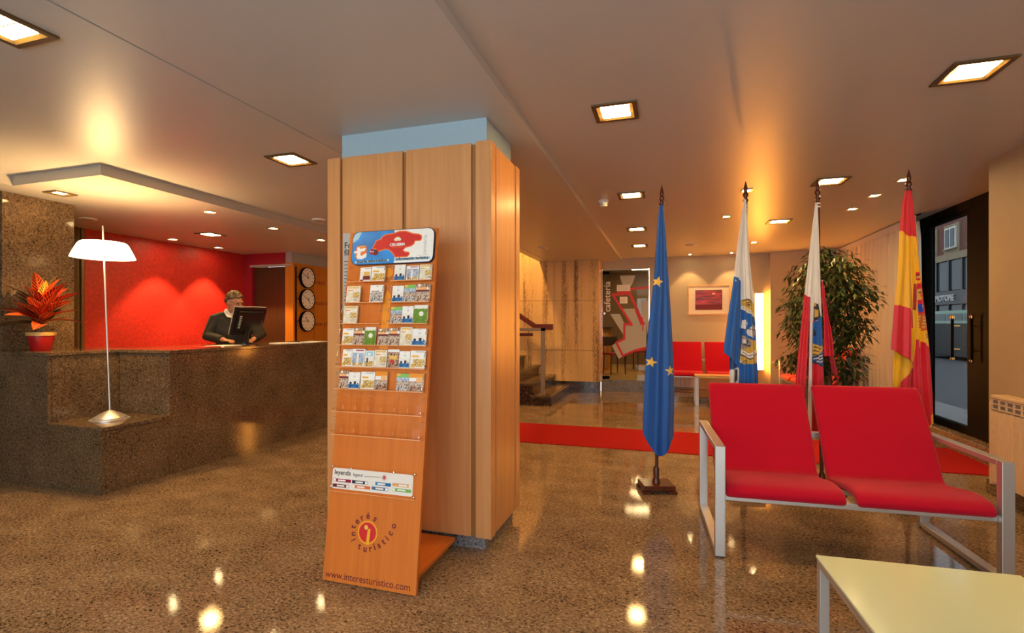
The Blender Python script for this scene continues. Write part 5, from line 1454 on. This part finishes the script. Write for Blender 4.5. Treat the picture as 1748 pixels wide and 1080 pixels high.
text('cafetería', 0.175, basis((-1.085, 10.0585, 1.56), (0, 0, 1), (-1, 0, 0), (0, -1, 0)), 'paper_white', d2, 0.001, 'LEFT', bold=0.001)
hd = MB().tube([(-0.46, 10.02, 1.19), (-0.46, 10.02, 1.47)], 0.011, 8).build('handle', 'print_red', d2, smooth=True)
for z in (1.22, 1.44): MB().tube([(-0.46, 10.02, z), (-0.46, 10.06, z)], 0.008, 6).build('handle_mount', 'chrome', hd)

# cafe furniture seen through the glass
bc = thing('bar_counter', 'wooden bar counter inside the cafe behind the glass door', 'bar counter', (-1.9, 12.2, 0.205))
MB().box(-0.55, 0.55, 0, 0.5, 0, 1.0).build('body', 'wood_clock', bc, bevel=0.004)
MB().box(-0.6, 0.6, -0.06, 0.55, 1.0, 1.05).build('counter_top', 'cafe_dark', bc, bevel=0.004)
for k in range(3):
    MB().box(-0.5 + 0.35 * k, -0.2 + 0.35 * k, -0.012, 0, 0.08, 0.92).build('panel', 'wood_column', bc, bevel=0.003)
def cafe_chair(x, y, rz, label):
    t = thing('cafe_chair', label, 'chair', (x, y, 0.205), rz, 'dark chairs inside the cafe')
    for sx in (-1, 1):
        for sy in (-1, 1):
            MB().tube([(sx * 0.18, sy * 0.18, 0), (sx * 0.165, sy * 0.165, 0.43)], 0.014, 6).build('leg', 'cafe_dark', t)
    MB().box(-0.20, 0.20, -0.20, 0.20, 0.43, 0.47).build('seat', 'terracotta_red', t, bevel=0.01)
    for sx in (-1, 1): MB().tube([(sx * 0.18, 0.18, 0.43), (sx * 0.18, 0.23, 0.85)], 0.013, 6).build('back_post', 'cafe_dark', t)
    MB().box(-0.18, 0.18, 0.205, 0.225, 0.62, 0.83).build('backrest', 'cafe_dark', t, bevel=0.006)
cafe_chair(-1.15, 11.5, 0.6, 'dark cafe chair nearest the glass door')
cafe_chair(-0.75, 12.6, -0.5, 'dark cafe chair in the middle of the cafe')
cafe_chair(-0.05, 12.3, 2.0, 'dark cafe chair behind the frosted door design')
for k, lab in enumerate(('strip light on the cafe ceiling nearest the door', 'strip light on the cafe ceiling in the middle', 'strip light on the cafe ceiling farthest back')):
    t = thing('strip_light', lab, 'ceiling light', (-0.55, 11.3 + 1.0 * k, 2.75), 0, 'strip lights in the cafe')
    MB().box(-0.35, 0.35, -0.06, 0.06, -0.03, 0).build('housing', 'white_plastic', t)
    MB().box(-0.33, 0.33, -0.045, 0.045, -0.034, -0.03).build('tube_cover', 'cafe_lamp', t)

# ================================================================== STREET OUTSIDE
struct(MB().box(3.2, 4.6, -6, 60, -0.22, -0.06).build('pavement', 'pavement'))
struct(MB().box(4.6, 13.6, -6, 60, -0.25, -0.14).build('road', 'asphalt'))
struct(MB().box(13.6, 16.0, -6, 60, -0.25, 0.0).build('pavement', 'pavement'))
fb = thing('facade_building', 'brick and stone building across the street with dark shopfront', 'building', (16.0, 36.0, 0.0))
MB().box(0.3, 3.0, -14, 14, 0, 12).build('wall', 'facade_brick', fb)
MB().box(0.1, 0.35, -14, 14, 5.15, 5.55).build('ledge', 'facade_stone', fb)
MB().box(0.1, 0.35, -14, 14, 8.4, 8.8).build('ledge', 'facade_stone', fb)
MB().box(0.05, 0.35, -14, 14, 2.5, 3.3).build('sign_board', 'facade_dark', fb)
for k in range(-5, 6):
    y = k * 2.55 + 0.6
    for z0 in (5.55, 8.8):
        MB().box(0.22, 0.32, y - 0.85, y + 0.85, z0, z0 + 1.75).build('stone_panel', 'facade_stone', fb)
        wn = MB().box(0.14, 0.24, y - 0.60, y + 0.60, z0 + 0.30, z0 + 1.55).build('window', 'window_white', fb)
        for q in (-1, 1): MB().box(0.12, 0.15, y + q * 0.29 - 0.23, y + q * 0.29 + 0.23, z0 + 0.38, z0 + 1.47).build('pane', 'facade_glass', wn)
        MB().box(0.05, 0.24, y - 0.68, y + 0.68, z0 + 0.22, z0 + 0.30).build('sill', 'facade_stone', wn)
for k in range(-9, 10):
    y = k * 1.45
    MB().box(0.20, 0.32, y - 0.66, y + 0.66, 3.35, 5.1).build('shop_pane', 'facade_glass', fb)
    MB().box(0.12, 0.32, y + 0.66, y + 0.79, 0.0, 5.15).build('mullion', 'facade_dark', fb)
    MB().box(0.20, 0.32, y - 0.66, y + 0.66, 0.4, 2.45).build('shop_pane', 'facade_glass', fb)
text('MOTOPIE', 0.50, basis((16.03, 38.0, 2.72), (0, -1, 0), (0, 0, 1), (-1, 0, 0)), 'print_grey', None, 0.03, 'LEFT', bold=0.02)
sg = [o for o in COL.objects if o.name == 'lettering.%03d' % 0 or o.parent is None and o.name.startswith('lettering')]
for o in sg:
    M0 = o.matrix_world.copy(); o.parent = fb; o.matrix_local = T(-16.0, -36.0, 0) @ o.matrix_basis
def van(x, y, label, m, h, L, W):
    t = thing('parked_van', label, 'van', (x, y, -0.14))
    pf = [(-L / 2, 0.35), (L / 2, 0.35), (L / 2, 0.95), (L / 2 - 0.6, 1.05), (L / 2 - 1.2, h), (-L / 2 + 0.15, h), (-L / 2, 1.0)]
    MB().prism(pf, -W / 2, W / 2, fn=lambda a, b, c: (c, a, b)).build('body', m, t, bevel=0.05)
    MB().box(-W / 2 - 0.02, W / 2 + 0.02, -L / 2 + 0.05, L / 2 - 0.05, 0.14, 1.50).build('lower_body', 'black_matte', t, bevel=0.04)
    for q in range(3):
        y0 = -L / 2 + 0.25 + q * (L - 1.6) / 3
        MB().box(-W / 2 - 0.01, -W / 2 + 0.02, y0, y0 + (L - 1.9) / 3, 1.60, h - 0.14).build('window', 'facade_glass', t)
    for sy in (-1, 1):
        for sx in (-1, 1):
            MB().lathe([(0.2, -0.1), (0.33, -0.1), (0.33, 0.1), (0.2, 0.1)], n=18).build('wheel', 'tyre', t, mtx=basis((sx * (W / 2 - 0.1), sy * (L / 2 - 0.9), 0.33), (0, 1, 0), (0, 0, 1), (1, 0, 0)))
van(12.0, 25.3, 'dark green van parked across the street', 'green_paint', 2.02, 5.4, 1.9)

# ================================================================== RECEPTIONIST
def remesh_obj(o, vox, smooth_it=6):
    m = o.modifiers.new('r', 'REMESH'); m.mode = 'VOXEL'; m.voxel_size = vox; m.use_smooth_shade = True
    s = o.modifiers.new('s', 'SMOOTH'); s.iterations = smooth_it; s.factor = 0.5
    dg = bpy.context.evaluated_depsgraph_get()
    me = bpy.data.meshes.new_from_object(o.evaluated_get(dg))
    o.modifiers.clear()
    old = o.data; o.data = me
    mt = old.materials[0]
    me.materials.clear(); me.materials.append(mt)
    me.polygons.foreach_set('use_smooth', [True] * len(me.polygons))
    return o
# local frame: +y the way he faces, +x his right hand side
HEADT = RZ(R(42)) @ RX(R(-16))
hc = Vector((0.0, 0.045, 1.59))
def hp(x, y, z): return tuple(hc + HEADT @ Vector((x, y, z)))
g = MB()
g.ell(hp(0, 0, 0.02), (0.078, 0.098, 0.105), 20, 16, mtx=HEADT.to_3x3())
g.ell(hp(0, 0.030, -0.055), (0.058, 0.065, 0.065), 16, 12, mtx=HEADT.to_3x3())
g.tube([hp(0, 0.092, 0.02), hp(0, 0.112, -0.022), hp(0, 0.098, -0.034)], [0.010, 0.016, 0.012], 8)
g.ell(hp(0, 0.086, -0.062), (0.026, 0.012, 0.008), 10, 8, mtx=HEADT.to_3x3())
g.ell(hp(0, 0.092, 0.030), (0.055, 0.012, 0.010), 10, 8, mtx=HEADT.to_3x3())
for sx in (-1, 1): g.ell(hp(sx * 0.080, -0.005, -0.005), (0.012, 0.022, 0.034), 10, 8, mtx=HEADT.to_3x3())
g.tube([(0, -0.01, 1.38), (0, 0.015, 1.48), hp(0, -0.01, -0.04)], [0.066, 0.056, 0.056], 14)
g.tube([(0, 0, 0.92), (0, 0.0, 1.05), (0, 0.01, 1.22), (0, -0.01, 1.36), (0, -0.015, 1.41)], [0.15, 0.14, 0.155, 0.15, 0.08], 18, flat=(1.15, 0.72))
SH = {1: [(0.19, -0.01, 1.375), (0.275, 0.06, 1.175), (0.13, 0.315, 1.135)], -1: [(-0.19, -0.01, 1.375), (-0.30, 0.08, 1.19), (-0.17, 0.33, 1.135)]}
for sx in (1, -1):
    a, b, c = [Vector(p) for p in SH[sx]]
    g.tube([(0.06 * sx, -0.01, 1.385), tuple(a), tuple(a.lerp(b, .5)), tuple(b), tuple(b.lerp(c, .5)), tuple(c)], [0.06, 0.058, 0.048, 0.042, 0.036, 0.027], 12)
    d = (c - b).normalized(); sd = Vector((0, 0, 1)).cross(d).normalized()
    pc = c + d * 0.045
    g.tube([tuple(c), tuple(pc), tuple(c + d * 0.085)], [0.024, 0.034, 0.034], 10, flat=(1.2, 0.5))
    for q, (off, L) in enumerate(((-0.030, 0.062), (-0.010, 0.075), (0.010, 0.072), (0.030, 0.055))):
        p0 = c + d * 0.082 + sd * off
        g.tube([tuple(p0 - d * 0.02), tuple(p0 + d * L * 0.45 + Vector((0, 0, 0.006))), tuple(p0 + d * L * 0.8 - Vector((0, 0, 0.006))), tuple(p0 + d * L - Vector((0, 0, 0.016)))], [0.0095, 0.009, 0.0085, 0.0075], 8)
    p0 = c + d * 0.035 + sd * 0.030 * sx
    g.tube([tuple(p0), tuple(p0 + d * 0.03 + sd * 0.028 * sx), tuple(p0 + d * 0.06 + sd * 0.034 * sx - Vector((0, 0, 0.008)))], [0.012, 0.0105, 0.009], 8)
for sx in (1, -1):
    g.tube([(0.09 * sx, 0, 0.95), (0.10 * sx, 0.01, 0.5), (0.105 * sx, -0.01, 0.09)], [0.095, 0.062, 0.042], 12)
    g.tube([(0.105 * sx, -0.04, 0.045), (0.11 * sx, 0.06, 0.04), (0.115 * sx, 0.17, 0.028)], [0.04, 0.042, 0.03], 10)
man = g.build('person', 'skin')
remesh_obj(man, 0.0072, 2)
tag(man, 'man in dark suit with glasses standing behind the computer monitor', 'person')
man.location = (-5.13, 4.93, 0.0)
man.rotation_euler = (0, 0, math.atan2(-0.80, -0.60))
# jacket
g = MB()
g.tube([(0, 0, 0.80), (0, 0.0, 0.95), (0, 0.0, 1.08), (0, 0.012, 1.24), (0, -0.012, 1.375), (0, -0.018, 1.425)], [0.185, 0.178, 0.165, 0.18, 0.172, 0.10], 24, flat=(1.15, 0.74))
for sx in (1, -1):
    a, b, c = [Vector(p) for p in SH[sx]]
    e = b.lerp(c, 0.88)
    g.tube([(0.05 * sx, -0.012, 1.395), (0.12 * sx, -0.012, 1.398), tuple(a), tuple(a.lerp(b, .5)), tuple(b), tuple(b.lerp(c, .5)), tuple(e)], [0.072, 0.076, 0.078, 0.068, 0.064, 0.055, 0.045], 14)
jk = g.build('jacket', 'suit', man)
remesh_obj(jk, 0.009, 3)
g = MB()
for sx in (1, -1):
    g.tube([(0.085 * sx, 0, 0.98), (0.10 * sx, 0.01, 0.52), (0.105 * sx, -0.01, 0.07)], [0.112, 0.08, 0.068], 14)
g.tube([(0, 0, 0.86), (0, 0, 1.0)], [0.165, 0.16], 20, flat=(1.1, 0.75))
tr_ = g.build('trousers', 'suit', man); remesh_obj(tr_, 0.011, 3)
# shirt front and collar, tie
g = MB()
g.add([(-0.045, 0.128, 1.30), (0.045, 0.128, 1.30), (0.065, 0.085, 1.43), (0.03, 0.075, 1.455), (-0.03, 0.075, 1.455), (-0.065, 0.085, 1.43), (0.0, 0.140, 1.17)], [(0, 1, 2, 3, 4, 5), (0, 6, 1)])
sf = g.build('shirt_front', 'shirt', man)
sf.modifiers.new('t', 'SOLIDIFY').thickness = 0.01
g = MB()
for sx in (1, -1):
    g.add([(0.0 + 0.012 * sx, 0.150, 1.39), (0.085 * sx, 0.125, 1.41), (0.105 * sx, 0.03, 1.47), (0.072 * sx, 0.075, 1.50), (0.095 * sx, -0.045, 1.48), (0.080 * sx, -0.04, 1.51), (0.03 * sx, -0.100, 1.475), (0.03 * sx, -0.095, 1.505)], [(0, 1, 2, 3), (2, 4, 5, 3), (4, 6, 7, 5)])
cl = g.build('collar', 'shirt', man); cl.modifiers.new('t', 'SOLIDIFY').thickness = 0.006
MB().prism([(-0.014, 1.40), (0.014, 1.40), (0.030, 1.20), (0.0, 1.17), (-0.030, 1.20)], 0.138, 0.150, fn=lambda a, b, c: (a, c, b)).build('tie', 'print_navy', man, bevel=0.003)
g = MB()
for sx in (1, -1):
    g.add([(0.02 * sx, 0.152, 1.15), (0.055 * sx, 0.140, 1.32), (0.115 * sx, 0.115, 1.35), (0.085 * sx, 0.06, 1.445), (0.07 * sx, 0.085, 1.42), (0.04 * sx, 0.135, 1.28)], [(0, 1, 2), (1, 3, 2), (1, 4, 3), (0, 5, 1)])
lpz = g.build('lapels', 'suit', man); lpz.modifiers.new('t', 'SOLIDIFY').thickness = 0.01
# hair: cap over crown, sides and nape
g = MB()
nh, mh = 26, 14
vs = []
hr_ = random.Random(5)
for i in range(mh + 1):
    for j in range(nh):
        a = 2 * PI * j / nh
        fr = math.cos(a - PI / 2)          # 1 at the forehead
        lim = (1.52 - 0.48 * max(0, fr) ** 1.2 + 0.62 * max(0, -fr) ** 0.8) * (1 + 0.05 * math.sin(7 * a) + 0.05 * math.sin(13 * a + 1))
        th = lim * i / mh
        rr_ = 1.10 + 0.035 * math.sin(5 * a + 2 * i) + 0.05 * hr_.random()
        vs.append(hp(0.080 * rr_ * math.sin(th) * math.cos(a), 0.101 * rr_ * math.sin(th) * math.sin(a) - 0.004, 0.024 + 0.108 * rr_ * math.cos(th)))
fs = [(i * nh + j, i * nh + (j + 1) % nh, (i + 1) * nh + (j + 1) % nh, (i + 1) * nh + j) for i in range(mh) for j in range(nh)]
g.add(vs, fs)
hh_ = g.build('hair', 'hair', man, smooth=True, angle=180); hh_.modifiers.new('t', 'SOLIDIFY').thickness = 0.006
# glasses
g = MB()
for sx in (-1, 1):
    g.tube([hp(sx * 0.033 + 0.024 * math.cos(a), 0.107, 0.008 + 0.018 * math.sin(a)) for a in [2 * PI * q / 14 for q in range(15)]], 0.0022, 5)
    g.tube([hp(sx * 0.057, 0.105, 0.012), hp(sx * 0.084, 0.06, 0.012), hp(sx * 0.086, -0.01, 0.010)], 0.0022, 5)
g.tube([hp(-0.010, 0.108, 0.010), hp(0.010, 0.108, 0.010)], 0.0022, 5)
g.build('glasses', 'brass', man)
g = MB()
for sx in (-1, 1): g.ell(hp(sx * 0.033, 0.091, 0.008), (0.011, 0.007, 0.007), 10, 8)
g.build('eyes', 'print_black', man)
